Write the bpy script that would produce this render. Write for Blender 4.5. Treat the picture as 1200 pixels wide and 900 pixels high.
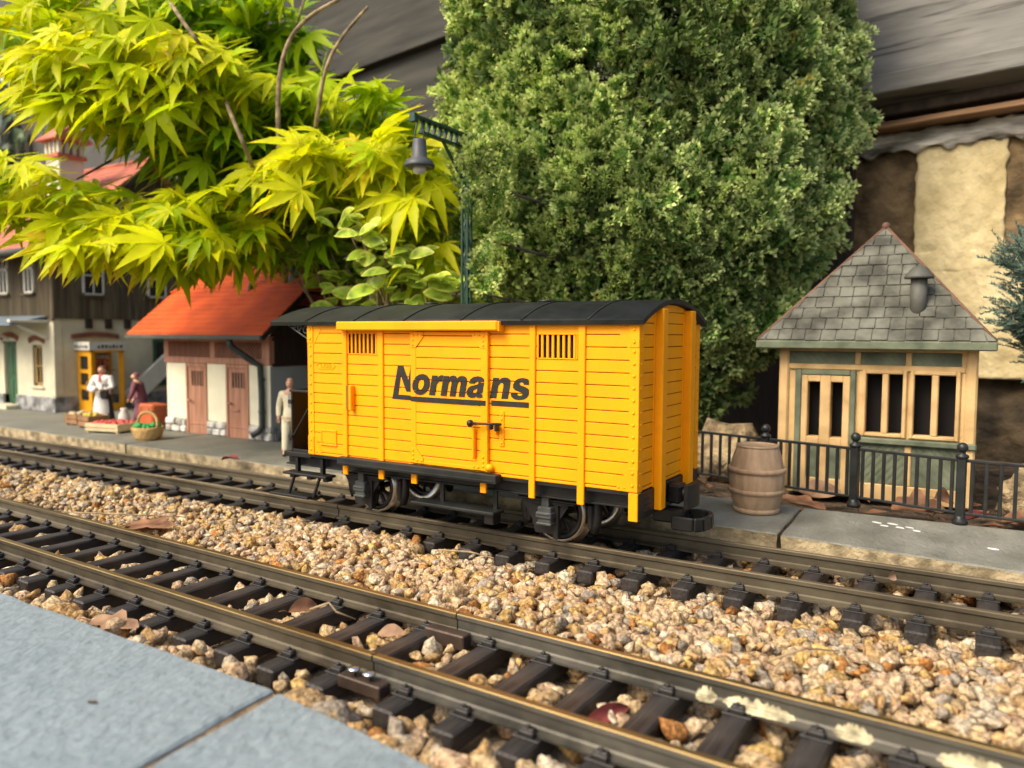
import bpy, bmesh, math, random
import numpy as np
from mathutils import Vector, Matrix, noise as mnoise

RAD = math.radians
rnd = random.Random(11)
nrg = np.random.default_rng(11)
sc = bpy.context.scene
col = sc.collection
for o in list(bpy.data.objects):
    bpy.data.objects.remove(o)

# 1 unit = 1 decimetre: a garden railway, gauge 0.45, top of the rails at z = 0
# ------------------------------------------------------------------ camera
CAM = np.array([0.0, 0.0, 1.1111])
yaw, pitch, roll, FPX = 0.5538, 0.0650, 0.0045, 905.26
cF = np.array([-math.sin(yaw)*math.cos(pitch), math.cos(yaw)*math.cos(pitch), -math.sin(pitch)])
cR = np.array([math.cos(yaw), math.sin(yaw), 0.0])
cU = np.cross(cR, cF)
cR, cU = cR*math.cos(roll)+cU*math.sin(roll), -cR*math.sin(roll)+cU*math.cos(roll)
cam = bpy.data.cameras.new('camera')
cam_o = bpy.data.objects.new('camera', cam)
col.objects.link(cam_o)
cam_o.matrix_world = Matrix(((cR[0], cU[0], -cF[0], CAM[0]), (cR[1], cU[1], -cF[1], CAM[1]),
                             (cR[2], cU[2], -cF[2], CAM[2]), (0, 0, 0, 1)))
cam.sensor_width = 36
cam.lens = FPX/1200*36
cam.clip_start = 0.02
cam.clip_end = 500
cam.dof.use_dof = True
cam.dof.focus_distance = 3.95
cam.dof.aperture_fstop = 1.15
sc.camera = cam_o

# ------------------------------------------------------------------ sky, sun, exposure
SUN_EL, SUN_AZ = RAD(47), RAD(203)      # azimuth clockwise from +Y
w = bpy.data.worlds.new('World')
sc.world = w
w.use_nodes = True
nt = w.node_tree
nt.nodes.clear()
sky = nt.nodes.new('ShaderNodeTexSky')
sky.sky_type = 'NISHITA'
sky.sun_disc = False
sky.sun_elevation = SUN_EL
sky.sun_rotation = SUN_AZ
sky.air_density = 1.0
sky.dust_density = 5.0
sky.ozone_density = 0.6
bg = nt.nodes.new('ShaderNodeBackground')
bg.inputs[1].default_value = 0.15
wo = nt.nodes.new('ShaderNodeOutputWorld')
nt.links.new(sky.outputs[0], bg.inputs[0])
nt.links.new(bg.outputs[0], wo.inputs[0])
sun = bpy.data.lights.new('sun', 'SUN')
sun.energy = 1.75
sun.angle = RAD(28)
sun.color = (1.0, 0.88, 0.69)
sun_o = bpy.data.objects.new('sun', sun)
col.objects.link(sun_o)
sdir = Vector((math.sin(SUN_AZ)*math.cos(SUN_EL), math.cos(SUN_AZ)*math.cos(SUN_EL), math.sin(SUN_EL)))
sun_o.rotation_euler = sdir.to_track_quat('Z', 'Y').to_euler()
sun_o.location = (-6, -6, 14)
sc.view_settings.view_transform = 'Standard'
sc.view_settings.look = 'None'
sc.view_settings.exposure = 0.8
sc.view_settings.gamma = 1
sc.view_settings.use_curve_mapping = False
sc.cycles.use_denoising = True
sc.cycles.max_bounces = 8
sc.cycles.transmission_bounces = 6
sc.cycles.transparent_max_bounces = 8

# ------------------------------------------------------------------ measuring helpers
def ray(px, py):
    return cF + cR*((px-600)/FPX) - cU*((py-450)/FPX)
def dep(px, py, d):                     # point at distance d in front of the lens
    return CAM + ray(px, py)*d

# ------------------------------------------------------------------ mesh helpers
class MB:
    def __init__(s):
        s.v, s.f, s.m, s.s = [], [], [], []
    def add(s, vs, fs, mi=0, smooth=False, M=None):
        b = len(s.v)
        if M is not None:
            vs = [M @ Vector(p) for p in vs]
        s.v.extend([tuple(p) for p in vs])
        for f in fs:
            s.f.append([i+b for i in f]); s.m.append(mi); s.s.append(smooth)
        return s
    def box(s, x0, x1, y0, y1, z0, z1, c=0.0, mi=0, M=None):
        if x0 > x1: x0, x1 = x1, x0
        if y0 > y1: y0, y1 = y1, y0
        if z0 > z1: z0, z1 = z1, z0
        c = min(c, (x1-x0)*.45, (y1-y0)*.45, (z1-z0)*.45)
        X, Y, Z = (x0, x1), (y0, y1), (z0, z1)
        if c <= 0:
            vs = [(X[i], Y[j], Z[k]) for i in (0, 1) for j in (0, 1) for k in (0, 1)]
            fs = [(0, 1, 3, 2), (4, 6, 7, 5), (0, 4, 5, 1), (2, 3, 7, 6), (0, 2, 6, 4), (1, 5, 7, 3)]
            return s.add(vs, fs, mi, False, M)
        vs, idx = [], {}
        for i in (0, 1):
            for j in (0, 1):
                for k in (0, 1):
                    sx, sy, sz = (1, -1)[i], (1, -1)[j], (1, -1)[k]
                    for a, p in enumerate(((X[i], Y[j]+sy*c, Z[k]+sz*c), (X[i]+sx*c, Y[j], Z[k]+sz*c), (X[i]+sx*c, Y[j]+sy*c, Z[k]))):
                        idx[(i, j, k, a)] = len(vs); vs.append(p)
        fs = []
        for i in (0, 1):
            fs.append([idx[(i, j, k, 0)] for j, k in ((0, 0), (1, 0), (1, 1), (0, 1))])
            fs.append([idx[(j, i, k, 1)] for j, k in ((0, 0), (1, 0), (1, 1), (0, 1))])
            fs.append([idx[(j, k, i, 2)] for j, k in ((0, 0), (1, 0), (1, 1), (0, 1))])
        for p in (0, 1):
            for r in (0, 1):
                fs.append([idx[(p, r, 0, 0)], idx[(p, r, 1, 0)], idx[(p, r, 1, 1)], idx[(p, r, 0, 1)]])
                fs.append([idx[(p, 0, r, 0)], idx[(p, 1, r, 0)], idx[(p, 1, r, 2)], idx[(p, 0, r, 2)]])
                fs.append([idx[(0, p, r, 1)], idx[(1, p, r, 1)], idx[(1, p, r, 2)], idx[(0, p, r, 2)]])
                for t in (0, 1):
                    fs.append([idx[(p, r, t, 0)], idx[(p, r, t, 1)], idx[(p, r, t, 2)]])
        return s.add(vs, fs, mi, False, M)
    def beam(s, a, b, wx, wy, up=(0, 0, 1), c=0.0, mi=0):     # a bar from a to b, wx across, wy along 'up'
        a, b = Vector(a), Vector(b)
        d = b-a; L = d.length; d.normalize()
        u = Vector(up); r = d.cross(u)
        if r.length < 1e-5: r = d.cross(Vector((1, 0, 0)))
        r.normalize(); u = r.cross(d)
        M = Matrix(((d.x, r.x, u.x, a.x), (d.y, r.y, u.y, a.y), (d.z, r.z, u.z, a.z), (0, 0, 0, 1)))
        return s.box(0, L, -wx/2, wx/2, -wy/2, wy/2, c, mi, M)
    def tube(s, pts, rad, n=8, mi=0, caps=True, smooth=True):
        pts = [Vector(p) for p in pts]
        if not hasattr(rad, '__len__'): rad = [rad]*len(pts)
        vs = []; fs = []
        t0 = (pts[1]-pts[0]).normalized()
        u = t0.orthogonal().normalized()
        for i, p in enumerate(pts):
            t = (pts[min(i+1, len(pts)-1)]-pts[max(i-1, 0)])
            t = t.normalized() if t.length > 1e-9 else t0
            u = (u-t*u.dot(t))
            u = u.normalized() if u.length > 1e-6 else t.orthogonal().normalized()
            q = t.cross(u)
            for k in range(n):
                an = 2*math.pi*k/n
                vs.append(p+(u*math.cos(an)+q*math.sin(an))*rad[i])
        for i in range(len(pts)-1):
            for k in range(n):
                fs.append((i*n+k, i*n+(k+1) % n, (i+1)*n+(k+1) % n, (i+1)*n+k))
        s.add(vs, fs, mi, smooth)
        if caps:
            s.add(vs[:n], [tuple(range(n))], mi); s.add(vs[-n:], [tuple(range(n))], mi)
        return s
    def lathe(s, prof, c=(0, 0, 0), n=24, axis=(0, 0, 1), mi=0, smooth=True, caps=True):
        ax = Vector(axis).normalized(); u = ax.orthogonal().normalized(); q = ax.cross(u); c = Vector(c)
        vs, fs = [], []
        for r, z in prof:
            for k in range(n):
                an = 2*math.pi*k/n
                vs.append(c+ax*z+(u*math.cos(an)+q*math.sin(an))*r)
        for i in range(len(prof)-1):
            for k in range(n):
                fs.append((i*n+k, i*n+(k+1) % n, (i+1)*n+(k+1) % n, (i+1)*n+k))
        s.add(vs, fs, mi, smooth)
        if caps:
            for i in (0, len(prof)-1):
                if prof[i][0] > 1e-6:
                    s.add(vs[i*n:(i+1)*n], [tuple(range(n))], mi)
        return s
    def ball(s, c, r, n=12, mi=0, sx=1, sy=1, sz=1):
        m = max(4, n//2); c = Vector(c); vs, fs = [], []
        for i in range(m+1):
            th = math.pi*i/m
            for k in range(n):
                an = 2*math.pi*k/n
                vs.append(c+Vector((math.sin(th)*math.cos(an)*r*sx, math.sin(th)*math.sin(an)*r*sy, math.cos(th)*r*sz)))
        for i in range(m):
            for k in range(n):
                fs.append((i*n+k, i*n+(k+1) % n, (i+1)*n+(k+1) % n, (i+1)*n+k))
        return s.add(vs, fs, mi, True)
    def prism(s, poly, f0, f1, mi=0):     # poly: 2-D outline, f0/f1 map (a,b) to the two ends
        n = len(poly)
        vs = [f0(*p) for p in poly]+[f1(*p) for p in poly]
        fs = [tuple(range(n)), tuple(range(2*n-1, n-1, -1))]+[(i, (i+1) % n, n+(i+1) % n, n+i) for i in range(n)]
        return s.add(vs, fs, mi)
    def build(s, name, mats, parent=None, loc=(0, 0, 0), rz=0.0, recalc=True):
        me = bpy.data.meshes.new(name)
        me.from_pydata(s.v, [], s.f)
        if not isinstance(mats, (list, tuple)): mats = [mats]
        for m in mats: me.materials.append(m)
        me.polygons.foreach_set('material_index', s.m)
        me.polygons.foreach_set('use_smooth', s.s)
        if recalc:
            b = bmesh.new(); b.from_mesh(me)
            bmesh.ops.remove_doubles(b, verts=b.verts, dist=1e-6)
            bmesh.ops.recalc_face_normals(b, faces=b.faces)
            b.to_mesh(me); b.free()
        me.update()
        o = bpy.data.objects.new(name, me)
        col.objects.link(o)
        o.location = loc
        o.rotation_euler = (0, 0, rz)
        if parent is not None: o.parent = parent
        return o

def npmesh(name, verts, faces, mat, cols=None, smooth=False, parent=None, loc=(0, 0, 0)):
    """one mesh from numpy arrays; faces all of one size"""
    verts = np.asarray(verts, np.float32); faces = np.asarray(faces, np.int32)
    k = faces.shape[1]; nf = len(faces)
    me = bpy.data.meshes.new(name)
    me.vertices.add(len(verts)); me.vertices.foreach_set('co', verts.ravel())
    me.loops.add(nf*k); me.loops.foreach_set('vertex_index', faces.ravel())
    me.polygons.add(nf)
    me.polygons.foreach_set('loop_start', np.arange(0, nf*k, k, dtype=np.int32))
    if smooth: me.polygons.foreach_set('use_smooth', np.ones(nf, bool))
    me.update(calc_edges=True)
    if cols is not None:
        ca = me.color_attributes.new('Col', 'FLOAT_COLOR', 'POINT')
        c4 = np.ones((len(verts), 4), np.float32); c4[:, :3] = cols
        ca.data.foreach_set('color', c4.ravel())
    for m in (mat if isinstance(mat, (list, tuple)) else [mat]): me.materials.append(m)
    o = bpy.data.objects.new(name, me); col.objects.link(o)
    o.location = loc
    if parent is not None: o.parent = parent
    return o

def tag(o, label=None, cat=None, group=None, kind=None):
    if label: o['label'] = label
    if cat: o['category'] = cat
    if group: o['group'] = group
    if kind: o['kind'] = kind
    return o
def thing(name, label, cat, loc=(0, 0, 0), rz=0.0, group=None):
    o = bpy.data.objects.new(name, None)
    o.empty_display_size = .1
    col.objects.link(o); o.location = loc; o.rotation_euler = (0, 0, rz)
    return tag(o, label, cat, group)
def copy_tree(o, parent=None):
    c = o.copy(); col.objects.link(c)
    if parent is not None: c.parent = parent
    for ch in list(o.children): copy_tree(ch, c)
    return c

# ------------------------------------------------------------------ materials
def mat(name, c, rough=.6, var=.18, scale=6.0, c2=None, bump=.15, bscale=60.0, stretch=(1, 1, 1), spec=.4,
        metal=0.0, attr=None, trans=0.0, detail=5.0, bdist=.01, thr=(.35, .65), dirt=0.0, dirtc=(.1, .09, .07), dirtscale=3.0):
    m = bpy.data.materials.new(name); m.use_nodes = True
    t = m.node_tree; n = t.nodes; L = t.links
    p = n['Principled BSDF']; out = n['Material Output']
    tc = n.new('ShaderNodeTexCoord'); mp = n.new('ShaderNodeMapping')
    mp.inputs['Scale'].default_value = stretch
    L.new(tc.outputs['Object'], mp.inputs[0])
    nz = n.new('ShaderNodeTexNoise'); nz.inputs['Scale'].default_value = scale; nz.inputs['Detail'].default_value = detail
    L.new(mp.outputs[0], nz.inputs[0])
    cr = n.new('ShaderNodeValToRGB')
    cr.color_ramp.elements[0].position = thr[0]; cr.color_ramp.elements[1].position = thr[1]
    a = [max(0, x*(1-var)) for x in c]; b = [min(1, x*(1+var)) for x in (c2 or c)]
    cr.color_ramp.elements[0].color = (*a, 1); cr.color_ramp.elements[1].color = (*b, 1)
    L.new(nz.outputs[0], cr.inputs[0])
    colout = cr.outputs[0]
    if attr:
        at = n.new('ShaderNodeVertexColor'); at.layer_name = attr
        mx = n.new('ShaderNodeMix'); mx.data_type = 'RGBA'; mx.blend_type = 'MULTIPLY'; mx.inputs[0].default_value = 1
        L.new(at.outputs[0], mx.inputs[6]); L.new(cr.outputs[0], mx.inputs[7]); colout = mx.outputs[2]
    if dirt > 0:
        n2 = n.new('ShaderNodeTexNoise'); n2.inputs['Scale'].default_value = dirtscale; n2.inputs['Detail'].default_value = 8
        n2.inputs['Roughness'].default_value = .7
        L.new(tc.outputs['Object'], n2.inputs[0])
        r2 = n.new('ShaderNodeValToRGB'); r2.color_ramp.elements[0].position = .45; r2.color_ramp.elements[1].position = .75
        r2.color_ramp.elements[1].color = (dirt, dirt, dirt, 1)
        L.new(n2.outputs[0], r2.inputs[0])
        m2 = n.new('ShaderNodeMix'); m2.data_type = 'RGBA'
        L.new(r2.outputs[0], m2.inputs[0]); L.new(colout, m2.inputs[6]); m2.inputs[7].default_value = (*dirtc, 1)
        colout = m2.outputs[2]
    L.new(colout, p.inputs['Base Color'])
    p.inputs['Roughness'].default_value = rough
    p.inputs['Specular IOR Level'].default_value = spec
    p.inputs['Metallic'].default_value = metal
    if bump > 0:
        bz = n.new('ShaderNodeTexNoise'); bz.inputs['Scale'].default_value = bscale; bz.inputs['Detail'].default_value = 6
        L.new(mp.outputs[0], bz.inputs[0])
        bp = n.new('ShaderNodeBump'); bp.inputs['Strength'].default_value = bump; bp.inputs['Distance'].default_value = bdist
        L.new(bz.outputs[0], bp.inputs['Height']); L.new(bp.outputs[0], p.inputs['Normal'])
        rr = n.new('ShaderNodeMapRange'); rr.inputs[3].default_value = max(.05, rough-.1); rr.inputs[4].default_value = min(1, rough+.12)
        L.new(nz.outputs[0], rr.inputs[0]); L.new(rr.outputs[0], p.inputs['Roughness'])
    if trans > 0:
        tr = n.new('ShaderNodeBsdfTranslucent'); ms = n.new('ShaderNodeMixShader'); ms.inputs[0].default_value = trans
        L.new(colout, tr.inputs[0]); L.new(p.outputs[0], ms.inputs[1]); L.new(tr.outputs[0], ms.inputs[2])
        L.new(ms.outputs[0], out.inputs[0])
    return m

M = {}
M['yellow'] = mat('yellow_plastic', (.92, .345, .001), .5, .05, 3, bump=.12, bscale=160, bdist=.002, spec=.2, dirt=.22, dirtc=(.50, .19, .015), dirtscale=7)
M['yellow_dark'] = mat('yellow_plastic_recess', (.26, .095, .002), .55, .05, 5, bump=.05)
M['roofblack'] = mat('black_roof_plastic', (.015, .0165, .013), .55, .25, 5, spec=.25, bump=.25, bscale=120, bdist=.003, dirt=.2, dirtc=(.07, .075, .06), dirtscale=14)
M['blackpl'] = mat('black_plastic', (.011, .011, .010), .42, .3, 8, bump=.12, bscale=90, bdist=.003)
M['greypl'] = mat('dark_grey_plastic', (.017, .019, .017), .5, .25, 8, bump=.15, bscale=90, bdist=.003, dirt=.15, dirtc=(.05, .05, .042), spec=.25)
M['print'] = mat('black_print', (.018, .017, .012), .45, .2, 20, bump=.05, bscale=100, bdist=.002)
M['void'] = mat('dark_inside', (.008, .007, .006), .9, .2, 5, bump=0)
M['chrome'] = mat('nickel_tyre', (.58, .55, .49), .28, .08, 8, bump=.05, metal=1.0)
M['wheel'] = mat('wheel_black', (.012, .012, .012), .35, .3, 8, bump=.05)
M['axle'] = mat('axlebox_grey', (.05, .055, .052), .45, .2, 10, bump=.15)
M['scroll'] = mat('scroll_grey', (.13, .13, .125), .4, .1, 10, bump=0)
M['railside'] = mat('rail_brown_side', (.075, .06, .038), .5, .35, 4, c2=(.10, .085, .055), bump=.3, bscale=60, stretch=(.25, 1, 1), bdist=.004, metal=.45, dirt=.5, dirtc=(.17, .14, .09), dirtscale=9)
M['railtop'] = mat('rail_brass_top', (.20, .135, .05), .48, .3, 5, c2=(.28, .20, .085), bump=.15, bscale=90, stretch=(.15, 1, 1), bdist=.002, metal=.85)
M['railtopdull'] = mat('rail_dull_top', (.13, .10, .06), .55, .3, 5, c2=(.18, .14, .085), bump=.15, bscale=90, stretch=(.15, 1, 1), bdist=.002, metal=.4)
M['railgrey'] = mat('rail_grey_side', (.07, .066, .052), .48, .4, 5, c2=(.12, .112, .09), bump=.35, bscale=50, stretch=(.25, 1, 1), bdist=.004, metal=.4, dirt=.45, dirtc=(.2, .18, .13), dirtscale=11)
M['sleeper'] = mat('sleeper_plastic', (.019, .017, .0155), .5, .3, 4, c2=(.032, .027, .023), bump=.8, bscale=9, stretch=(7, .8, 3), bdist=.012, dirt=.35, dirtc=(.075, .06, .045), dirtscale=7)
M['chair'] = mat('chair_plastic', (.017, .016, .015), .45, .3, 6, bump=.2, bscale=60, bdist=.004, dirt=.3, dirtc=(.06, .05, .04))
M['clamp'] = mat('clamp_brass', (.085, .06, .045), .42, .25, 6, bump=.2, bscale=50, metal=.5)
M['screw'] = mat('screw_steel', (.72, .71, .68), .22, .06, 6, bump=.05, metal=1)
M['splash'] = mat('dried_paint', (.24, .21, .12), .85, .3, 22, c2=(.50, .45, .28), bump=.6, bscale=40, bdist=.01)
M['stone'] = mat('gravel_granite', (.70, .67, .64), .88, .55, 55, c2=(.95, .93, .9), bump=1, bscale=60, bdist=.02, attr='Col', spec=.2, detail=8)
M['bed'] = mat('ballast_sand', (.21, .15, .085), .95, .4, 12, c2=(.34, .26, .16), bump=1, bscale=30, bdist=.04)
M['soil'] = mat('soil', (.045, .032, .02), .95, .5, 5, c2=(.10, .07, .042), bump=1, bscale=14, bdist=.08)
M['rock'] = mat('sandstone_lump', (.20, .145, .075), .95, .4, 7, c2=(.33, .25, .14), bump=1, bscale=16, bdist=.06)
M['leafdry'] = mat('dead_leaf_brown', (.17, .075, .035), .7, .35, 8, c2=(.28, .14, .07), bump=.4, bscale=30, trans=.2)
M['leafred'] = mat('dead_leaf_red', (.15, .028, .022), .55, .3, 8, c2=(.24, .05, .04), bump=.4, bscale=30, trans=.2)
M['leaftan'] = mat('dead_leaf_tan', (.30, .17, .09), .7, .3, 8, c2=(.42, .26, .15), bump=.4, bscale=30, trans=.2)
M['twig'] = mat('twig_bark', (.20, .14, .075), .8, .3, 14, c2=(.30, .22, .12), bump=.4, bscale=40)
M['bark'] = mat('dark_bark', (.06, .045, .03), .9, .4, 8, bump=.6, bscale=25)

def slab_mat(name, c, c2, mica=.35, bscale=36, groove=False):
    m = mat(name, c, .62, .10, 5, c2=c2, bump=.8, bscale=bscale, bdist=.016, detail=9, thr=(.3, .7), spec=.35, stretch=(1, .55, 1), dirt=.25, dirtc=[x*.75 for x in c], dirtscale=6)
    return m
M['slab_near'] = mat('blue_grey_slate', (.18, .225, .238), .6, .06, 38, c2=(.225, .272, .286), bump=.9, bscale=34, bdist=.016, detail=10, thr=(.2, .8), spec=.35, stretch=(1, .62, 1), dirt=.45, dirtc=(.125, .165, .18), dirtscale=5)
M['slab_far'] = slab_mat('grey_sandstone', (.135, .137, .112), (.215, .212, .175))
M['slab_side'] = mat('sandstone_cut_edge', (.25, .195, .105), .85, .3, 12, c2=(.36, .29, .17), bump=.6, bscale=40, bdist=.02)
M['slab_left'] = slab_mat('grey_green_stone', (.145, .145, .115), (.20, .197, .155))
M['mortar'] = mat('joint_sand', (.19, .13, .07), .95, .3, 20, bump=.8, bscale=50, bdist=.02)
M['white_mark'] = mat('white_paint_fleck', (.75, .74, .70), .7, .1, 10, bump=.1)

M['cream'] = mat('cream_render', (.60, .56, .40), .75, .10, 4, bump=.3, bscale=60, bdist=.004, dirt=.2, dirtc=(.4, .36, .24))
M['cream_alias'] = M['cream']  # same material as cream
M['whitewall'] = mat('toilet_white_wall', (.82, .77, .56), .7, .06, 5, bump=.25, bscale=70, bdist=.004)
M['greywall'] = mat('grey_render', (.33, .34, .33), .8, .1, 5, bump=.3, bscale=60, bdist=.004)
M['plinth'] = mat('grey_stone_plinth', (.15, .155, .155), .85, .35, 9, c2=(.28, .28, .27), bump=.9, bscale=14, bdist=.03)
M['timber'] = mat('grey_brown_boards', (.085, .066, .038), .78, .2, 3, c2=(.13, .103, .062), bump=.5, bscale=12, stretch=(6, 6, .5), bdist=.01)
M['tilered'] = mat('red_tile_plastic', (.60, .085, .012), .6, .14, 3, spec=.2, c2=(.68, .115, .02), bump=.2, bscale=50, bdist=.005)
M['tilebrown'] = mat('brown_red_tiles', (.38, .10, .05), .65, .25, 3, c2=(.46, .14, .075), bump=.2, bscale=50, bdist=.005)
M['darkwood'] = mat('dark_brown_wood', (.035, .022, .014), .7, .3, 5, bump=.4, bscale=14, stretch=(5, 5, .6))
M['brownpl'] = mat('red_brown_wood', (.38, .175, .10), .6, .12, 4, c2=(.44, .22, .135), bump=.25, bscale=20, stretch=(5, 5, .6), bdist=.004)
M['lattdark'] = mat('lattice_dark', (.045, .016, .01), .7, .2, 6, bump=.1)
M['pipe'] = mat('dark_green_pipe', (.035, .045, .038), .45, .2, 8, bump=.1)
M['doorgreen'] = mat('green_door', (.035, .10, .045), .5, .2, 5, bump=.2)
M['framewhite'] = mat('white_frame', (.68, .66, .56), .5, .06, 6, bump=.1)
M['frametan'] = mat('tan_frame', (.34, .22, .08), .55, .15, 6, bump=.15)
M['brick'] = mat('red_brick_arch', (.26, .10, .06), .85, .3, 12, bump=.6, bscale=24, bdist=.02)
M['canopy'] = mat('blue_grey_zinc', (.16, .21, .25), .45, .15, 4, bump=.15, spec=.5)
M['glassdark'] = mat('dark_glass', (.02, .022, .022), .12, .2, 2, bump=.02, spec=.6)
M['kyellow'] = mat('kiosk_yellow', (.72, .33, .012), .42, .08, 5, bump=.1)
M['signgrey'] = mat('sign_board', (.55, .54, .48), .6, .08, 6, bump=.1)
M['magred'] = mat('magazine_red', (.45, .07, .03), .5, .4, 16, c2=(.55, .22, .10), bump=0)
M['magpale'] = mat('magazine_pale', (.5, .38, .30), .5, .3, 26, c2=(.65, .55, .48), bump=0)
M['skin'] = mat('skin', (.58, .33, .21), .5, .08, 10, bump=.05)
M['white_cloth'] = mat('white_cloth', (.72, .71, .66), .8, .06, 8, bump=.3, bscale=30)
M['purple_cloth'] = mat('plum_cloth', (.19, .065, .085), .8, .15, 8, bump=.3, bscale=30)
M['dark_cloth'] = mat('dark_cloth', (.03, .028, .027), .8, .2, 8, bump=.3, bscale=30)
M['cream_cloth'] = mat('cream_suit', (.74, .67, .46), .75, .08, 8, bump=.3, bscale=30)
M['tan_cloth'] = mat('tan_cloth', (.42, .31, .15), .75, .12, 8, bump=.3, bscale=30)
M['red_cloth'] = mat('red_scarf', (.5, .05, .03), .7, .1, 8, bump=.2)
M['hairbrown'] = mat('brown_hair', (.14, .07, .035), .6, .3, 20, bump=.4, bscale=40)
M['hairblond'] = mat('sandy_hair', (.42, .26, .12), .6, .2, 20, bump=.4, bscale=40)
M['eye'] = mat('eye_dark', (.03, .02, .015), .3, .1, 10, bump=0)
M['lip'] = mat('lip', (.42, .13, .10), .5, .1, 10, bump=0)
M['wicker'] = mat('wicker', (.48, .28, .09), .7, .25, 6, c2=(.56, .36, .14), bump=.8, bscale=30, bdist=.02)
M['green_item'] = mat('green_filling', (.03, .30, .06), .5, .2, 14, bump=.3)
M['crate_pale'] = mat('pale_crate_wood', (.58, .47, .27), .7, .1, 5, bump=.3)
M['crate_brown'] = mat('brown_crate_wood', (.26, .14, .06), .75, .2, 5, bump=.3)
M['fruit_red'] = mat('red_fruit', (.55, .07, .05), .45, .2, 10, bump=.1)
M['fruit_yellow'] = mat('yellow_fruit', (.55, .42, .04), .45, .2, 10, bump=.1)
M['trunkred'] = mat('orange_red_trunk', (.50, .115, .035), .5, .12, 5, bump=.2)
M['sack'] = mat('pale_sack', (.62, .58, .52), .85, .1, 8, bump=.4)

M['hut_ochre'] = mat('ochre_resin', (.48, .305, .12), .72, .2, 5, c2=(.57, .39, .175), bump=.4, bscale=40, bdist=.008, dirt=.35, dirtc=(.30, .17, .06), dirtscale=5)
M['hut_green'] = mat('grey_green_resin', (.085, .105, .062), .68, .2, 6, c2=(.125, .145, .09), bump=.4, bscale=40, bdist=.008, dirt=.25, dirtc=(.2, .19, .14), dirtscale=8)
M['hut_slate'] = mat('slate_resin', (.078, .078, .062), .75, .3, 6, spec=.15, c2=(.125, .126, .10), bump=.5, bscale=30, bdist=.01, dirt=.3, dirtc=(.07, .065, .05), dirtscale=5)
M['hut_ridge'] = mat('ridge_red_brown', (.15, .075, .045), .75, .25, 8, bump=.4)
M['hut_grey'] = mat('flue_grey', (.085, .085, .07), .6, .2, 6, bump=.2)
M['iron'] = mat('black_railing', (.012, .014, .014), .38, .3, 8, bump=.12, bscale=50, bdist=.004, dirt=.2, dirtc=(.06, .06, .05), dirtscale=20)
M['barrel'] = mat('barrel_resin', (.38, .25, .14), .6, .08, 5, c2=(.43, .295, .175), bump=.25, bscale=10, stretch=(5, 5, .8), bdist=.008, dirt=.35, dirtc=(.14, .085, .04), dirtscale=6)
M['lampgreen'] = mat('lamp_post_green', (.012, .05, .03), .42, .2, 6, bump=.1)
M['lampgrey'] = mat('lamp_shade_grey', (.05, .055, .058), .45, .2, 6, bump=.1)
M['bulb'] = mat('lamp_glass_off', (.62, .60, .52), .3, .05, 6, bump=0)

M['wall_render'] = mat('cream_old_render', (.56, .45, .22), .9, .15, 2.2, c2=(.68, .57, .32), bump=.8, bscale=9, bdist=.05, stretch=(1, 1, .8), detail=10, dirt=.45, dirtc=(.50, .39, .19), dirtscale=2.5)
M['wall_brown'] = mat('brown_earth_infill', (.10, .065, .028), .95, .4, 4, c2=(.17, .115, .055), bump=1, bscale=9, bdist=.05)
M['wall_lintel'] = mat('flaking_limewash', (.20, .175, .13), .95, .5, 4, c2=(.50, .47, .40), bump=1, bscale=8, bdist=.08, detail=10, stretch=(.5, .5, 2))
M['weathered'] = mat('weathered_board', (.15, .147, .13), .8, .12, 3, c2=(.19, .185, .165), bump=.45, bscale=5, stretch=(.5, 1, 2.5), bdist=.03, detail=9)
M['batten'] = mat('brown_batten', (.16, .085, .04), .75, .3, 4, c2=(.26, .15, .075), bump=.5, bscale=8, stretch=(.3, 1, 4))
M['shedboard'] = mat('dark_shed_boards', (.032, .031, .024), .85, .25, 2, c2=(.05, .048, .038), bump=.5, bscale=6, stretch=(.3, 1, 3))
M['darkwall'] = mat('dark_grey_wall', (.075, .073, .065), .85, .15, 1, bump=.3, bscale=12)
M['maple'] = mat('maple_leaf', (.9, .9, .9), .42, .12, 6, c2=(1, 1, 1), bump=.15, bscale=30, bdist=.006, attr='Col', trans=.52, spec=.18)
M['leafattr'] = mat('variegated_leaf', (.9, .9, .9), .4, .16, 18, c2=(1, 1, 1), bump=.15, bscale=30, bdist=.006, attr='Col', trans=.3, spec=.35)
M['sprig'] = mat('cypress_sprig', (.85, .85, .85), .6, .15, 14, c2=(1, 1, 1), bump=0, attr='Col', trans=.22, spec=.25)
M['ivy'] = mat('ivy_leaf', (.85, .85, .85), .35, .2, 6, c2=(1, 1, 1), bump=0, attr='Col', trans=.1, spec=.5)

# CRACK: dark grain cracks and knots over the weathered board
_m = M['weathered']; _t = _m.node_tree; _n = _t.nodes; _L = _t.links
_tc = _n.new('ShaderNodeTexCoord'); _mp = _n.new('ShaderNodeMapping'); _mp.inputs['Scale'].default_value = (.35, 1, 7)
_mp.inputs['Rotation'].default_value = (0, RAD(4), 0)
_nz = _n.new('ShaderNodeTexNoise'); _nz.inputs['Scale'].default_value = 2.2; _nz.inputs['Detail'].default_value = 9; _nz.inputs['Distortion'].default_value = .35
_r = _n.new('ShaderNodeValToRGB'); _r.color_ramp.elements[0].position = .36; _r.color_ramp.elements[0].color = (.25, .24, .22, 1); _r.color_ramp.elements[1].position = .43
_mx = _n.new('ShaderNodeMix'); _mx.data_type = 'RGBA'; _mx.blend_type = 'MULTIPLY'; _mx.inputs[0].default_value = .8
_p = _n['Principled BSDF']; _src = _p.inputs['Base Color'].links[0].from_socket
_L.new(_tc.outputs['Object'], _mp.inputs[0]); _L.new(_mp.outputs[0], _nz.inputs[0]); _L.new(_nz.outputs[0], _r.inputs[0])
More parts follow.
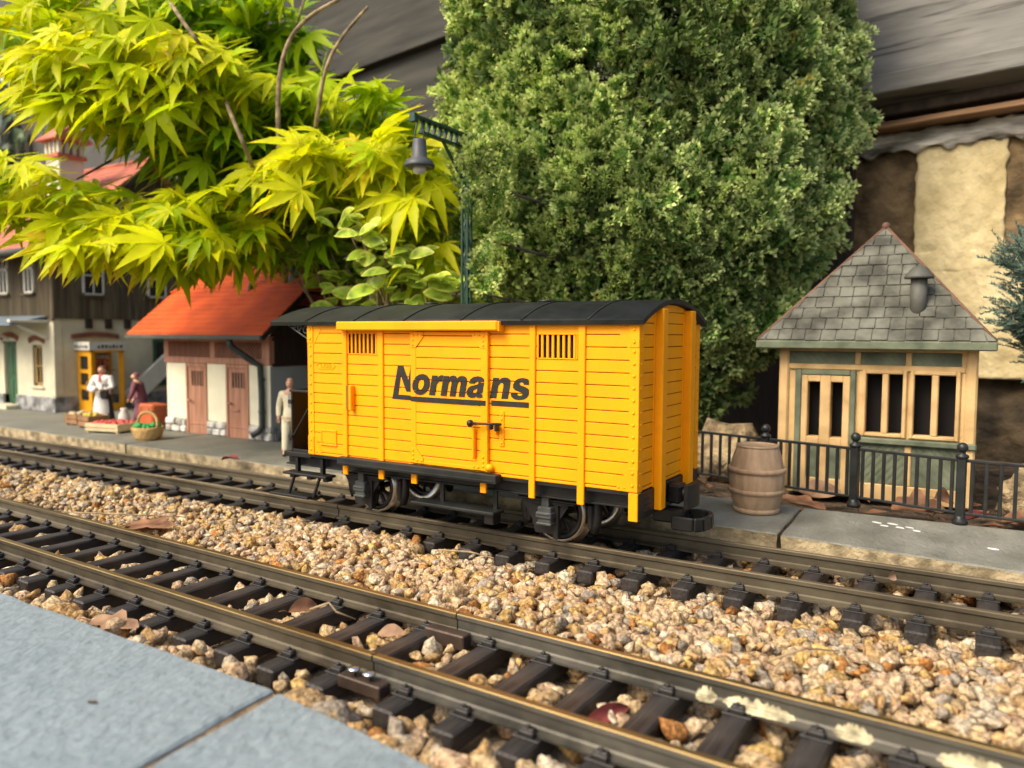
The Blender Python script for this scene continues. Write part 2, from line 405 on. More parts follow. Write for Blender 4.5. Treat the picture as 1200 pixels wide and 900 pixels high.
_L.new(_src, _mx.inputs[6]); _L.new(_r.outputs[0], _mx.inputs[7]); _L.new(_mx.outputs[2], _p.inputs['Base Color'])
# ================================================================== setting: ground, ballast bed, soil
def sheet(name, x0, x1, y0, y1, z, nx, ny, amp, sc_, m, kind='structure'):
    xs = np.linspace(x0, x1, nx+1); ys = np.linspace(y0, y1, ny+1)
    vs = []
    for y in ys:
        for x in xs:
            vs.append((x, y, z+amp*mnoise.noise(Vector((x*sc_, y*sc_, 3.1)))))
    fs = [(j*(nx+1)+i, j*(nx+1)+i+1, (j+1)*(nx+1)+i+1, (j+1)*(nx+1)+i) for j in range(ny) for i in range(nx)]
    o = npmesh(name, vs, fs, m, smooth=True)
    return tag(o, kind=kind)
sheet('ground', -60, 40, -40, 60, -.42, 20, 20, 0, 1, M['soil'])
sheet('ballast_bed', -16, 4, 1.0, 4.7, -.185, 120, 24, .02, 2.2, M['bed'])
sheet('soil_bed', -30, 6, 4.75, 9.6, -.045, 150, 50, .05, 1.4, M['soil'])

# ------------------------------------------------------------------ stone slabs
def slab(name, outline, ztop, th, mtop, mside, label, cat, jit=.006, loc_seed=0, cham=.008):
    r = random.Random(loc_seed)
    pts = []
    n = len(outline)
    for i in range(n):
        a, b = Vector(outline[i]), Vector(outline[(i+1) % n])
        k = max(1, min(60, int((b-a).length/.12)))
        for j in range(k):
            p = a.lerp(b, j/k)
            nn = Vector((-(b-a).y, (b-a).x)).normalized()
            if j: p += nn*r.uniform(-jit, jit)
            pts.append(p)
    c = sum(pts, Vector((0, 0)))/len(pts)
    N = len(pts)
    def ring(inset, z, jz=0):
        return [(p.x+(c-p).normalized().x*inset, p.y+(c-p).normalized().y*inset, z+r.uniform(-jz, jz)) for p in pts]
    vs = ring(cham*1.3, ztop)+ring(0, ztop-cham, .003)+ring(.004, ztop-th*.55, .004)+ring(.0, ztop-th)
    fs = [tuple(range(N))]; mi = [0]
    for k in range(3):
        for i in range(N):
            fs.append((k*N+i, k*N+(i+1) % N, (k+1)*N+(i+1) % N, (k+1)*N+i)); mi.append(0 if k == 0 else 1)
    fs.append(tuple(range(4*N-1, 3*N-1, -1))); mi.append(1)
    mb = MB(); mb.v = vs; mb.f = [list(f) for f in fs]; mb.m = mi; mb.s = [False]*len(fs)
    o = mb.build(name, [mtop, mside])
    return tag(o, label, cat)

slab('paving_slab', [(-9.5, -1.2), (-1.575, -1.2), (-1.795, 1.545), (-3.45, 1.545), (-9.5, 1.60)], .04, .22, M['slab_near'], M['slab_near'],
     'wide blue-grey slate slab filling the lower left corner, left of the sandy joint', 'paving slab', loc_seed=1)
slab('paving_slab', [(-1.545, -1.2), (2.2, -1.2), (2.2, 1.10), (-1.03, 1.468), (-1.775, 1.548)], .036, .22, M['slab_near'], M['slab_near'],
     'blue-grey slate slab at the bottom edge, right of the sandy joint', 'paving slab', loc_seed=2)
mb = MB(); mb.prism([(-1.60, -1.2), (-1.52, -1.2), (-1.765, 1.535), (-1.80, 1.535)], lambda x, y: (x, y, .027), lambda x, y: (x, y, -.15))
tag(mb.build('joint_sand', M['mortar']), kind='structure')
S3 = slab('platform_slab', [(-.93, 4.283), (.3, 4.19), (2.6, 4.02), (2.6, 5.35), (.16, 5.10), (-.960, 5.03)], .03, .115, M['slab_far'], M['slab_side'],
     'long grey sandstone slab beside the rear track below the black railing, with white flecks', 'platform slab', .0025, 3)
slab('platform_slab', [(-3.92, 4.30), (-.948, 4.285), (-.978, 5.03), (-3.92, 5.10)], .032, .115, M['slab_far'], M['slab_side'],
     'grey sandstone slab behind the wagon carrying the little barrel', 'platform slab', .0025, 4)
slab('platform_slab', [(-7.04, 4.33), (-3.95, 4.30), (-3.95, 8.2), (-7.14, 8.2)], .03, .115, M['slab_left'], M['slab_side'],
     'grey-green platform slab in front of the red-roofed outhouse', 'platform slab', .005, 5)
slab('platform_slab', [(-17, 4.48), (-9.5, 4.40), (-7.075, 4.335), (-7.175, 8.2), (-17, 8.2)], .03, .115, M['slab_left'], M['slab_side'],
     'grey-green platform slab at the far left below the two-storey station', 'platform slab', .005, 6)
# white flecks of paint lie on one slab
def patch(x, y, z, rx, ry, rot, n=11, h=.002, seed=0, jit=.3):
    r = random.Random(seed); pl = []
    for k in range(n):
        a = 2*math.pi*k/n; rr = r.uniform(1-jit, 1+jit*.3)
        px, py = math.cos(a)*rx*rr, math.sin(a)*ry*rr
        pl.append((x+px*math.cos(rot)-py*math.sin(rot), y+px*math.sin(rot)+py*math.cos(rot)))
    return MB().prism(pl, lambda a, b: (a, b, z), lambda a, b: (a, b, z+h))
for i, (x, y, a, b) in enumerate([(-.52, 4.86, .028, .014), (-.475, 4.80, .026, .012), (-.44, 4.87, .030, .013), (-.395, 4.80, .028, .014), (-.345, 4.83, .026, .010), (-.31, 4.77, .024, .012), (.05, 4.573, .028, .014)]):
    patch(x, y, .0305, a, b, -.35, seed=i).build('paint_mark', M['white_mark'], S3)

patch(-2.17, 1.211, .0402, .020, .011, .2, seed=77, h=.0012).build('stain', M['soil'], bpy.data.objects['paving_slab'])

# ================================================================== railway tracks
RP = [(-.0155, -.003), (-.0125, 0), (.0125, 0), (.0155, -.003), (.0155, -.019), (.0065, -.027), (.0055, -.062), (.012, -.068), (.036, -.075), (.036, -.0835),
      (-.036, -.0835), (-.036, -.075), (-.012, -.068), (-.0055, -.062), (-.0065, -.027), (-.0155, -.019)]
def rail(x0, x1, yc, mside, mtop, parent):
    mb = MB()
    n = len(RP); k = max(1, int((x1-x0)/.5))
    for i in range(k+1):
        x = x0+(x1-x0)*i/k
        mb.v += [(x, yc+y, z) for y, z in RP]
    for i in range(k):
        for j in range(n):
            j2 = (j+1) % n
            mb.f.append([i*n+j, i*n+j2, (i+1)*n+j2, (i+1)*n+j]); mb.m.append(1 if j in (0, 1, 2) else 0); mb.s.append(False)
    mb.f += [list(range(n)), list(range(k*n, k*n+n))]; mb.m += [0, 0]; mb.s += [False, False]
    return mb.build('rail', [mside, mtop], parent)
SLW, SLL = .088, .80
def sleeper_mb(): return MB().box(-SLW/2, SLW/2, -SLL/2, SLL/2, -.152, -.085, .007)
def chair_mb():
    b = MB()
    b.box(-.047, .047, -.062, .062, -.0855, -.0795, .002)
    for s in (-1, 1):
        b.box(-.024, .024, s*.037, s*.058, -.08, -.062, .003)
        b.box(-.020, .020, s*.024, s*.050, -.0735, -.056, .003)
        b.lathe([(.008, 0), (.008, .007), (.005, .010)], (0, s*.042, -.056), 6)
        b.box(-.036, -.026, s*.046, s*.058, -.08, -.072, .001)
    return b
SL0 = sleeper_mb().build('sleeper', M['sleeper']); CH0 = chair_mb().build('rail_chair', M['chair'], SL0, (0, -.24, 0))
CH1 = CH0.copy(); col.objects.link(CH1); CH1.location = (0, .24, 0); CH1.parent = SL0
def sleepers(parent, xs):
    for x in xs:
        s = copy_tree(SL0, parent)
        s.location = (x+rnd.uniform(-.004, .004), rnd.uniform(-.006, .006), rnd.uniform(-.001, .0))
        s.rotation_euler = (0, 0, rnd.uniform(-.012, .012))
rear = thing('railway_track', 'rear model railway track carrying the yellow wagon, dull brown rails', 'railway track', (0, 3.86, 0))
for yy in (-.24, .24):
    rail(-2.865-.68, 3.0, yy, M['railside'], M['railtopdull'], rear)
    rail(-14, -2.875-.68, yy, M['railside'], M['railtopdull'], rear)
rear_x = [-.959+.2493*k for k in range(-48, 12)]
sleepers(rear, rear_x)
ANG = math.atan(-.0235)
JX, JY = -1.77, 2.2151
tl = thing('railway_track', 'front track section left of the rail joint, brown brass rails beside the blue-grey slab', 'railway track', (JX, JY, 0), ANG)
tr = thing('railway_track', 'nearest track section right of the rail joint, grey rails with pale paint splashes', 'railway track', (JX, JY, 0), ANG)
for yy in (-.24, .24):
    rail(-11.5, -.0035, yy, M['railside'], M['railtop'], tl)
    rail(.0035, 4.2, yy, M['railgrey'], M['railtop'], tr)
left_x = [-.136-.2503*k for k in range(0, 44)]
right_x = [.178+.2385*k for k in range(0, 15)]
sleepers(tl, left_x); sleepers(tr, right_x)
bpy.data.objects.remove(CH0); bpy.data.objects.remove(CH1); bpy.data.objects.remove(SL0)
cl = MB().box(-.095, .10, -.24-.088, -.24-.030, -.106, -.062, .004).build('rail_clamp', M['clamp'], tl)
for x in (-.035, .035):
    MB().lathe([(.009, -.064), (.009, -.043), (.021, -.041), (.023, -.036), (.018, -.031), (.0, -.029)], (x, -.306, 0), 16).build('screw', M['screw'], cl)
MB().box(-.105, .088, .24-.088, .24-.030, -.112, -.052, .005).build('rail_clamp', M['clamp'], tl)
for x in (-.06, .06):
    pass
# dried pale splashes on the near right rail's web and foot
def splash(x0, x1, seed, parent, yc=.24):
    r = random.Random(seed); mb = MB(); n = 26
    top, bot = [], []
    for i in range(n+1):
        t = i/n; e = math.sin(math.pi*t)**.5
        x = x0+(x1-x0)*t
        top.append((x, yc-.0068-.006*0, -.066+.036*e*r.uniform(.5, 1)))
        bot.append((x, yc-.040+.022*(1-e)+r.uniform(-.004, .003)))
    # over the web then down on to the foot: three strips
    P = []
    for i in range(n+1):
        x, y, z = top[i]
        yb = bot[i][1]
        P.append([(x, y, z), (x, y-.0015, -.0655), (x, yc-.014, -.0672), (x, yb, -.0735)])
    vs = [p for row in P for p in row]
    fs = [(i*4+j, i*4+j+1, (i+1)*4+j+1, (i+1)*4+j) for i in range(n) for j in range(3)]
    mb.add(vs, fs, 0, True)
    return mb.build('paint_splash', M['splash'], parent)
for k, (a, b) in enumerate([(.985, 1.055), (1.075, 1.30), (1.41, 1.52), (1.68, 1.86)]): splash(a, b, 40+k, tr)

# ================================================================== gravel
def ico(sub):
    b = bmesh.new(); bmesh.ops.create_icosphere(b, subdivisions=sub, radius=1)
    v = np.array([p.co[:] for p in b.verts]); f = np.array([[p.index for p in q.verts] for q in b.faces]); b.free()
    return v, f
def rockvariant(v, g, k=8):
    n = g.normal(size=(k, 3)); n /= np.linalg.norm(n, axis=1)[:, None]
    d = g.uniform(.38, .72, k)
    dots = v@n.T
    r = np.where(dots > 1e-3, d[None, :]/np.maximum(dots, 1e-3), 9).min(1)
    r = np.minimum(r, 1.25)
    ph = g.uniform(0, 6, 3)
    r = r*(1+.05*np.sin(v[:, 0]*5+ph[0])*np.sin(v[:, 1]*6+ph[1])+.05*np.sin(v[:, 2]*7+ph[2]))
    r = r*(1+.035*g.normal(size=len(v)))
    return v*r[:, None]*g.uniform(.72, 1.28, 3)[None, :]
ico_hi, fhi = ico(3); ico_md, fmd = ico(2); ico_lo, flo = ico(1)
VHI = [rockvariant(ico_hi, nrg) for _ in range(24)]
VMD = [rockvariant(ico_md, nrg) for _ in range(24)]
VLO = [rockvariant(ico_lo, nrg) for _ in range(16)]
rot_y = lambda x: 2.1735-.0235*x
near_sl = np.array([JX+a*math.cos(ANG) for a in left_x+right_x])
rear_sl = np.array(rear_x)
PAL = np.array([(.74, .54, .29), (.71, .45, .19), (.69, .48, .29), (.78, .65, .45), (.46, .39, .29), (.72, .48, .17), (.52, .24, .07), (.70, .52, .31), (.60, .41, .20), (.74, .56, .33)])
PW = np.array([.16, .11, .15, .13, .09, .08, .04, .11, .07, .06]); PW = PW/PW.sum()
stones = []     # x,y,z,r
def field(y0, y1, x0, x1, pitch, zfun, rmin, rmax, keep=1.0):
    nx = int((x1-x0)/pitch); ny = max(1, int((y1-y0)/pitch))
    for i in range(nx):
        for j in range(ny):
            if rnd.random() > keep: continue
            x = x0+(i+.5+rnd.uniform(-.5, .5))*pitch; y = y0+(j+.5+rnd.uniform(-.5, .5))*pitch
            r = rmin+(rmax-rmin)*rnd.random()**1.7
            if rnd.random() < .03: r *= 1.4
            dn = y-rot_y(x); dr = y-3.86
            for dd, sl in ((dn, near_sl), (dr, rear_sl)):
                if abs(dd) < .44+r*.5:
                    k = np.abs(sl-x).min()
                    if k < SLW/2+r*.72: break
                    if min(abs(dd-.24), abs(dd+.24)) < .036+r*.55: break
            else:
                stones.append((x, y, zfun(x, y, dn, dr, r), r))
def ztop(x, y, dn, dr, r):
    if abs(dn) < .42: base = -.108
    elif dn < 0: base = -.075
    elif abs(dr) < .42: base = -.112
    elif dr > 0: base = -.09
    else:
        base = -.072+.022*mnoise.noise(Vector((x*1.7, y*1.7, 0)))
        if dr > -.62: base -= (.052 if x > -2.7 else .018)*min(1, (dr+.62)/.12)
    return base-r*.75+rnd.uniform(-.016, .016)
zlow = lambda *a: ztop(*a)-.045
field(2.52, 3.50, -11.5, 3.3, .044, ztop, .021, .045)
field(2.50, 3.52, -11.5, 3.3, .054, zlow, .028, .045)
for yy in ((1.42, 1.82), (1.80, 2.60)):
    field(yy[0], yy[1], -9.5, 2.2, .064, ztop, .030, .060, .92)
    field(yy[0], yy[1], -9.5, 2.2, .055, zlow, .03, .05)
field(3.42, 4.36, -11.5, 2.4, .062, ztop, .030, .055, .82)
field(3.42, 4.36, -11.5, 2.4, .058, zlow, .03, .046)
# stones heaped against the sleeper ends
for k in range(700):
    x = rnd.uniform(-10, -2.7); stones.append((x, 3.40+rnd.uniform(-.06, .045), -.115+rnd.uniform(-.02, .02), rnd.uniform(.03, .05)))
vs, fs, cs = {0: [], 1: [], 2: []}, {0: [], 1: [], 2: []}, {0: [], 1: [], 2: []}
off = {0: 0, 1: 0, 2: 0}
for x, y, z, r in stones:
    d = float((np.array((x, y, z))-CAM)@cF)
    q = (np.array((x, y, z))-CAM)@cR/max(d, .1)
    if d < .3 or abs(q) > .95: continue
    lv = 0 if d < 2.3 else (1 if d < 5 else 2)
    V = (VHI, VMD, VLO)[lv]; F = (fhi, fmd, flo)[lv]
    v = V[rnd.randrange(len(V))]
    a, b, c = nrg.uniform(0, 6.28, 3)
    Rz = np.array([[math.cos(a), -math.sin(a), 0], [math.sin(a), math.cos(a), 0], [0, 0, 1]])
    Rx = np.array([[1, 0, 0], [0, math.cos(b), -math.sin(b)], [0, math.sin(b), math.cos(b)]])
    v = v@(Rz@Rx).T
    v = v*np.array([1.05, 1.05, .85])*r*1.16+np.array([x, y, z])
    vs[lv].append(v); fs[lv].append(F+off[lv]); off[lv] += len(v)
    base = PAL[nrg.choice(len(PAL), p=PW)]*nrg.uniform(.78, 1.12)
    cs[lv].append(np.repeat(base[None, :], len(v), 0))
allv, allf, allc, o_ = [], [], [], 0
for lv in (0, 1, 2):
    if vs[lv]:
        v = np.concatenate(vs[lv]); allv.append(v); allf.append(np.concatenate(fs[lv])+o_); allc.append(np.concatenate(cs[lv])); o_ += len(v)
gr = npmesh('gravel', np.concatenate(allv), np.concatenate(allf), M['stone'], np.clip(np.concatenate(allc), 0, 1), smooth=False)
tag(gr, kind='stuff')
print('stones', len(stones), 'verts', o_)

# ================================================================== dead leaves, twigs
def dry_leaf(x, y, z, size, yawr, tilt, curl, m, label, lobes=False, seed=0, cat='dead leaf'):
    r = random.Random(seed); n = 9; mb = MB()
    rows = []
    for i in range(n+1):
        t = i/n
        wd = size*.34*math.sin(math.pi*min(1, t*.95+.03))**.75*(1-.25*t)
        if lobes: wd *= 1+.35*math.sin(t*16)
        row = []
        for j in range(-2, 3):
            s = j/2
            row.append(((t-.5)*size, s*wd, curl*(s*s)*wd*1.2+curl*.5*math.sin(t*3.0)*size*.35+r.uniform(-.006, .006)*size*2))
        rows.append(row)
    vs = [p for row in rows for p in row]
    fs = [(i*5+j, i*5+j+1, (i+1)*5+j+1, (i+1)*5+j) for i in range(n) for j in range(4)]
    mb.add(vs, fs, 0, True)
    mb.tube([(-.5*size, 0, 0), (-.66*size, .02*size, .01), (-.8*size, .06*size, .0)], [.006*size*2, .005*size*2, .004*size*2], 5)
    o = mb.build('dead_leaf', m, None, (x, y, z))
    o.rotation_euler = (tilt, rnd.uniform(-.15, .15), yawr)
    if m is M['leafred']: o.scale = (1, .55, 1)
    return tag(o, label, cat)
dry_leaf(-2.98, 1.76, -.075, .20, .5, .18, .22, M['leaftan'], 'pale brown dead leaf between the slate slab and two sleeper ends', lobes=True, seed=1)
dry_leaf(-2.50, 2.33, -.10, .14, 1.2, .5, .6, M['leafdry'], 'curled dark brown leaf between the front rails, farther from the joint', seed=2)
dry_leaf(-1.98, 2.30, -.085, .12, .3, .4, .4, M['leaftan'], 'small tan leaf between the front rails just left of the joint', seed=3)
dry_leaf(-1.0, 2.21, -.105, .17, 1.1, .9, .25, M['leafred'], 'dark red leaf wedged between two sleepers of the nearest track', seed=4)
dry_leaf(-4.28, 2.76, -.055, .36, .12, .06, .08, M['leafdry'], 'broad brown leaf lying on the gravel between the tracks', lobes=True, seed=5)
dry_leaf(-5.35, 4.20, .05, .24, -.1, .10, .3, M['leafred'], 'reddish leaf lying on the platform slab left of the wagon', seed=6)
dry_leaf(-.36, 4.02, -.03, .075, 1.3, 1.2, .4, M['leaftan'], 'tiny upright tan leaf standing between the rear rails', seed=7)
dry_leaf(-.93, 5.42, .07, .26, .3, .7, .2, M['leaftan'], 'large tan leaf propped behind the railing by the shelter door', seed=8)
dry_leaf(-1.0, 5.16, .03, .32, -.2, .06, .15, M['leafdry'], 'flat brown leaf lying behind the barrel at the edge of the slab', lobes=True, seed=9)
dry_leaf(-.34, 5.33, .03, .30, .1, .5, .5, M['leafdry'], 'brown leaf beneath the railing between its two right-hand ball posts', lobes=True, seed=10)
dry_leaf(-.22, 5.50, .09, .20, 1.2, .9, .4, M['leafdry'], 'upright brown leaf leaning on the shelter wall behind the railing', seed=11)
dry_leaf(.22, 5.34, .02, .26, .3, .2, .4, M['leafdry'], 'brown leaf lying in the litter under the right end of the railing', seed=12)
dry_leaf(-.02, 5.34, .02, .26, .9, .1, .3, M['leafred'], 'dull red-brown leaf just right of the last ball post', seed=13)
mb = MB()
for k in range(150):       # loose litter behind the railing
    x, y = rnd.uniform(-3, 1.2), rnd.uniform(5.15, 6.6)
    a = rnd.uniform(0, 6.28); s = rnd.uniform(.03, .09)
    c_, s_ = math.cos(a), math.sin(a); z = .0+rnd.uniform(-.02, .03); h = rnd.uniform(-.03, .04)
    mb.add([(x-c_*s, y-s_*s, z), (x+s_*s*.4, y-c_*s*.4, z+h), (x+c_*s, y+s_*s, z+.01), (x-s_*s*.4, y+c_*s*.4, z+.02)], [(0, 1, 2, 3)])
tag(mb.build('leaf_litter', M['leafdry']), kind='stuff')
def twig(pts, r, label, m='twig'):
    o = MB().tube(pts, [r]*(len(pts)-1)+[r*.5], 6).build('twig', M[m]); return tag(o, label, 'twig')
twig([(-4.95, 2.62, -.03), (-4.6, 2.74, -.02), (-4.2, 2.95, -.03)], .006, 'thin dark twig lying on the gravel between the tracks at left')
twig([(-2.46, 3.24, -.04), (-2.28, 3.27, -.03), (-2.12, 3.26, -.035)], .006, 'straw-coloured stick lying on the gravel below the wagon')
twig([(-2.33, 2.20, -.02), (-2.28, 2.26, .0), (-2.22, 2.24, -.02), (-2.17, 2.3, -.06)], .005, 'curved brown stalk between the front rails near the joint')
twig([(-.62, 2.72, -.03), (-.52, 2.83, .0), (-.42, 2.92, -.02)], .005, 'dark thin twig on the gravel right of centre')
twig([(.16, 6.3, .05), (.42, 6.15, .42), (.75, 6.0, .86)], .016, 'dark stick leaning diagonally right of the shelter', 'bark')
def lump(c, r, sx, sy, sz, label, seed):
    g = np.random.default_rng(seed); v = rockvariant(ico_hi, g, 7)*r*np.array([sx, sy, sz])
    v = v*(1+.08*g.normal(size=len(v)))[:, None]
    o = npmesh('rock', v, fhi, M['rock'], smooth=True, loc=c); return tag(o, label, 'rock')
lump((-1.86, 6.0, .14), .27, 1, .8, .9, 'sandy brown rock behind the railing beside the barrel', 5)
lump((-2.2, 6.1, .02), .22, 1.2, .8, .8, 'low brown rock behind the railing next to the wagon', 6)
lump((.22, 5.85, .04), .24, 1.2, .9, .8, 'yellowish sandstone rock on the soil right of the shelter', 7)
lump((.62, 5.9, .06), .25, 1.1, .8, .8, 'sandstone rock at the right edge behind the railing', 8)
# ================================================================== the yellow wagon
WX, WY = -2.505, 3.86
wag = thing('goods_wagon', 'yellow plank-sided toy goods wagon with black roof and black lettering on the rear track', 'wagon', (WX, WY, 0))
YL, YD = M['yellow'], M['yellow_dark']
SY = -.44
PZ = [.352]+[1.109-.0615*k for k in range(12, -1, -1)]+[1.166]
def planks(mb, x0, x1, plane, sgn, axis, zs=PZ, openings=(), top=None):
    """rows of planks along one wall, butted with a fine groove; plane = outer face"""
    for a, b in zip(zs[:-1], zs[1:]):
        z0, z1 = a+.0022, b-.0022
        segs = [(x0, x1)]
        for ox0, ox1, oz0, oz1 in openings:
            if oz0 < (a+b)/2 < oz1:
                segs = [t for s0, s1 in segs for t in ((s0, min(s1, ox0)), (max(s0, ox1), s1)) if t[1]-t[0] > .004]
        for s0, s1 in segs:
            if axis == 'x': mb.box(s0, s1, plane, plane-sgn*.012, z0, z1, .0022)
            else: mb.box(plane, plane-sgn*.012, s0, s1, z0, z1, .0022)
# inner shell
GR = [(-.757, -.533, .990, 1.107), (.55, .765, .990, 1.107)]
for sgn, y in ((-1, SY), (1, -SY)):
    mb = MB()
    op = GR if sgn < 0 else ()
    planks(mb, -1.10, 1.094, y, sgn, 'x', openings=[(a, b, c, d) for a, b, c, d in op])
    yi = y-sgn*.0085
    # backing with the two openings left open
    if op:
        mb.box(-1.10, -.757, yi, yi-sgn*.014, .345, 1.16, 0, 1); mb.box(-.533, .55, yi, yi-sgn*.014, .345, 1.16, 0, 1); mb.box(.765, 1.094, yi, yi-sgn*.014, .345, 1.16, 0, 1)
        for a, b, c, d in op:
            mb.box(a, b, yi, yi-sgn*.014, .345, c-.008, 0, 1); mb.box(a, b, yi, yi-sgn*.014, d+.008, 1.16, 0, 1)
    else:
        mb.box(-1.10, 1.094, yi, yi-sgn*.014, .345, 1.16, 0, 1)
    mb.build('side_wall', [YL, YD], wag)
for sgn, x in ((-1, -1.10), (1, 1.096)):
    mb = MB()
    planks(mb, -.44, .44, x, sgn, 'y')
    # arched top boards
    arc = lambda y: 1.262-.098*(y/.44)**2
    for z0, z1 in ((1.168, 1.222), (1.226, 1.262)):
        pl = []
        ys = [i/20*.86-.43 for i in range(21)]
        topy = [(y, min(z1, arc(y))) for y in ys if arc(y) > z0+.004]
        if len(topy) > 2:
            poly = [(topy[0][0], z0)]+topy+[(topy[-1][0], z0)]
            mb.prism(poly, lambda a, b: (x, a, b), lambda a, b: (x-sgn*.012, a, b))
    mb.box(x-sgn*.0085, x-sgn*.022, -.43, .43, .345, 1.165, 0, 1)
    poly = [(-.43, 1.165)]+[(y, arc(y)-.004) for y in [i/20*.86-.43 for i in range(21)] if arc(y)-.004 > 1.165]+[(.43, 1.165)]
    mb.prism(poly, lambda a, b: (x-sgn*.0085, a, b), lambda a, b: (x-sgn*.02, a, b), 1)
    mb.build('end_wall', [YL, YD], wag)
MB().box(-1.10, 1.094, -.435, .435, .335, .350, 0).build('floor', M['blackpl'], wag)
def rivet(mb, x, y, z, ax, r=.0085):
    sx = sy = sz = 1.0
    if ax == 'y': sy = .7
    else: sx = .7
    mb.ball((x, y, z), r, 8, 0, sx, sy, sz)
# corner straps with rivets, and posts
for sx in (-1, 1):
    for sy in (-1, 1):
        mb = MB()
        xo = 1.099*sx+(.0 if sx > 0 else -.004)
        mb.box(xo, xo-sx*.050, sy*.444, sy*.4395, .352, 1.168, .002)
        mb.box(xo, xo-sx*.005, sy*.4395, sy*.385, .352, 1.150, .002)
        for k in range(14):
            z = .385+k*.0585
            rivet(mb, xo-sx*.026, sy*.444, z, 'y'); rivet(mb, xo, sy*.418, z, 'x', .0075)
        # gusset plates
        for zt, s in ((1.164, -1), (.356, 1)):
            pl = [(xo-sx*.05, zt), (xo-sx*(.135 if s < 0 else .12), zt), (xo-sx*.05, zt+s*(.135 if s < 0 else .12))]
            mb.prism(pl, lambda a, b: (a, sy*.442, b), lambda a, b: (a, sy*.4395, b))
            for q in (.07, .1): rivet(mb, xo-sx*q, sy*.442, zt+s*.016, 'y', .006)
            mb.box(xo, xo-sx*.05, sy*.4475, sy*.4435, zt, zt+s*.115, .0015)
            rivet(mb, xo-sx*.026, sy*.4475, zt+s*.03, 'y'); rivet(mb, xo-sx*.026, sy*.4475, zt+s*.09, 'y')
        mb.build('corner_strap', YL, wag)
for sy in (-1, 1):
    for x0, x1, z0 in ((-.808, -.769, .256), (-.524, -.484, .256), (.499, .534, .262), (.778, .817, .262)):
        MB().box(x0, x1, sy*.451, sy*.436, z0, 1.168, .003).build('side_post', YL, wag)
    for x0, x1 in ((-.278, -.238), (.197, .234)):
        MB().box(x0, x1, sy*.451, sy*.436, .256, .320, .002).build('post_stub', YL, wag)
    MB().box(1.052, 1.100, sy*.4445, sy*.40, .212, .350, .003).build('corner_post', YL, wag)
for y in (-.205, .215):
    for sx in (1,):
        mb = MB(); mb.box(1.092, 1.140, y-.032, y+.032, .235, 1.238, .004); mb.box(1.092, 1.100, y-.048, y-.031, .352, 1.22, .002)
        mb.build('end_post', YL, wag)
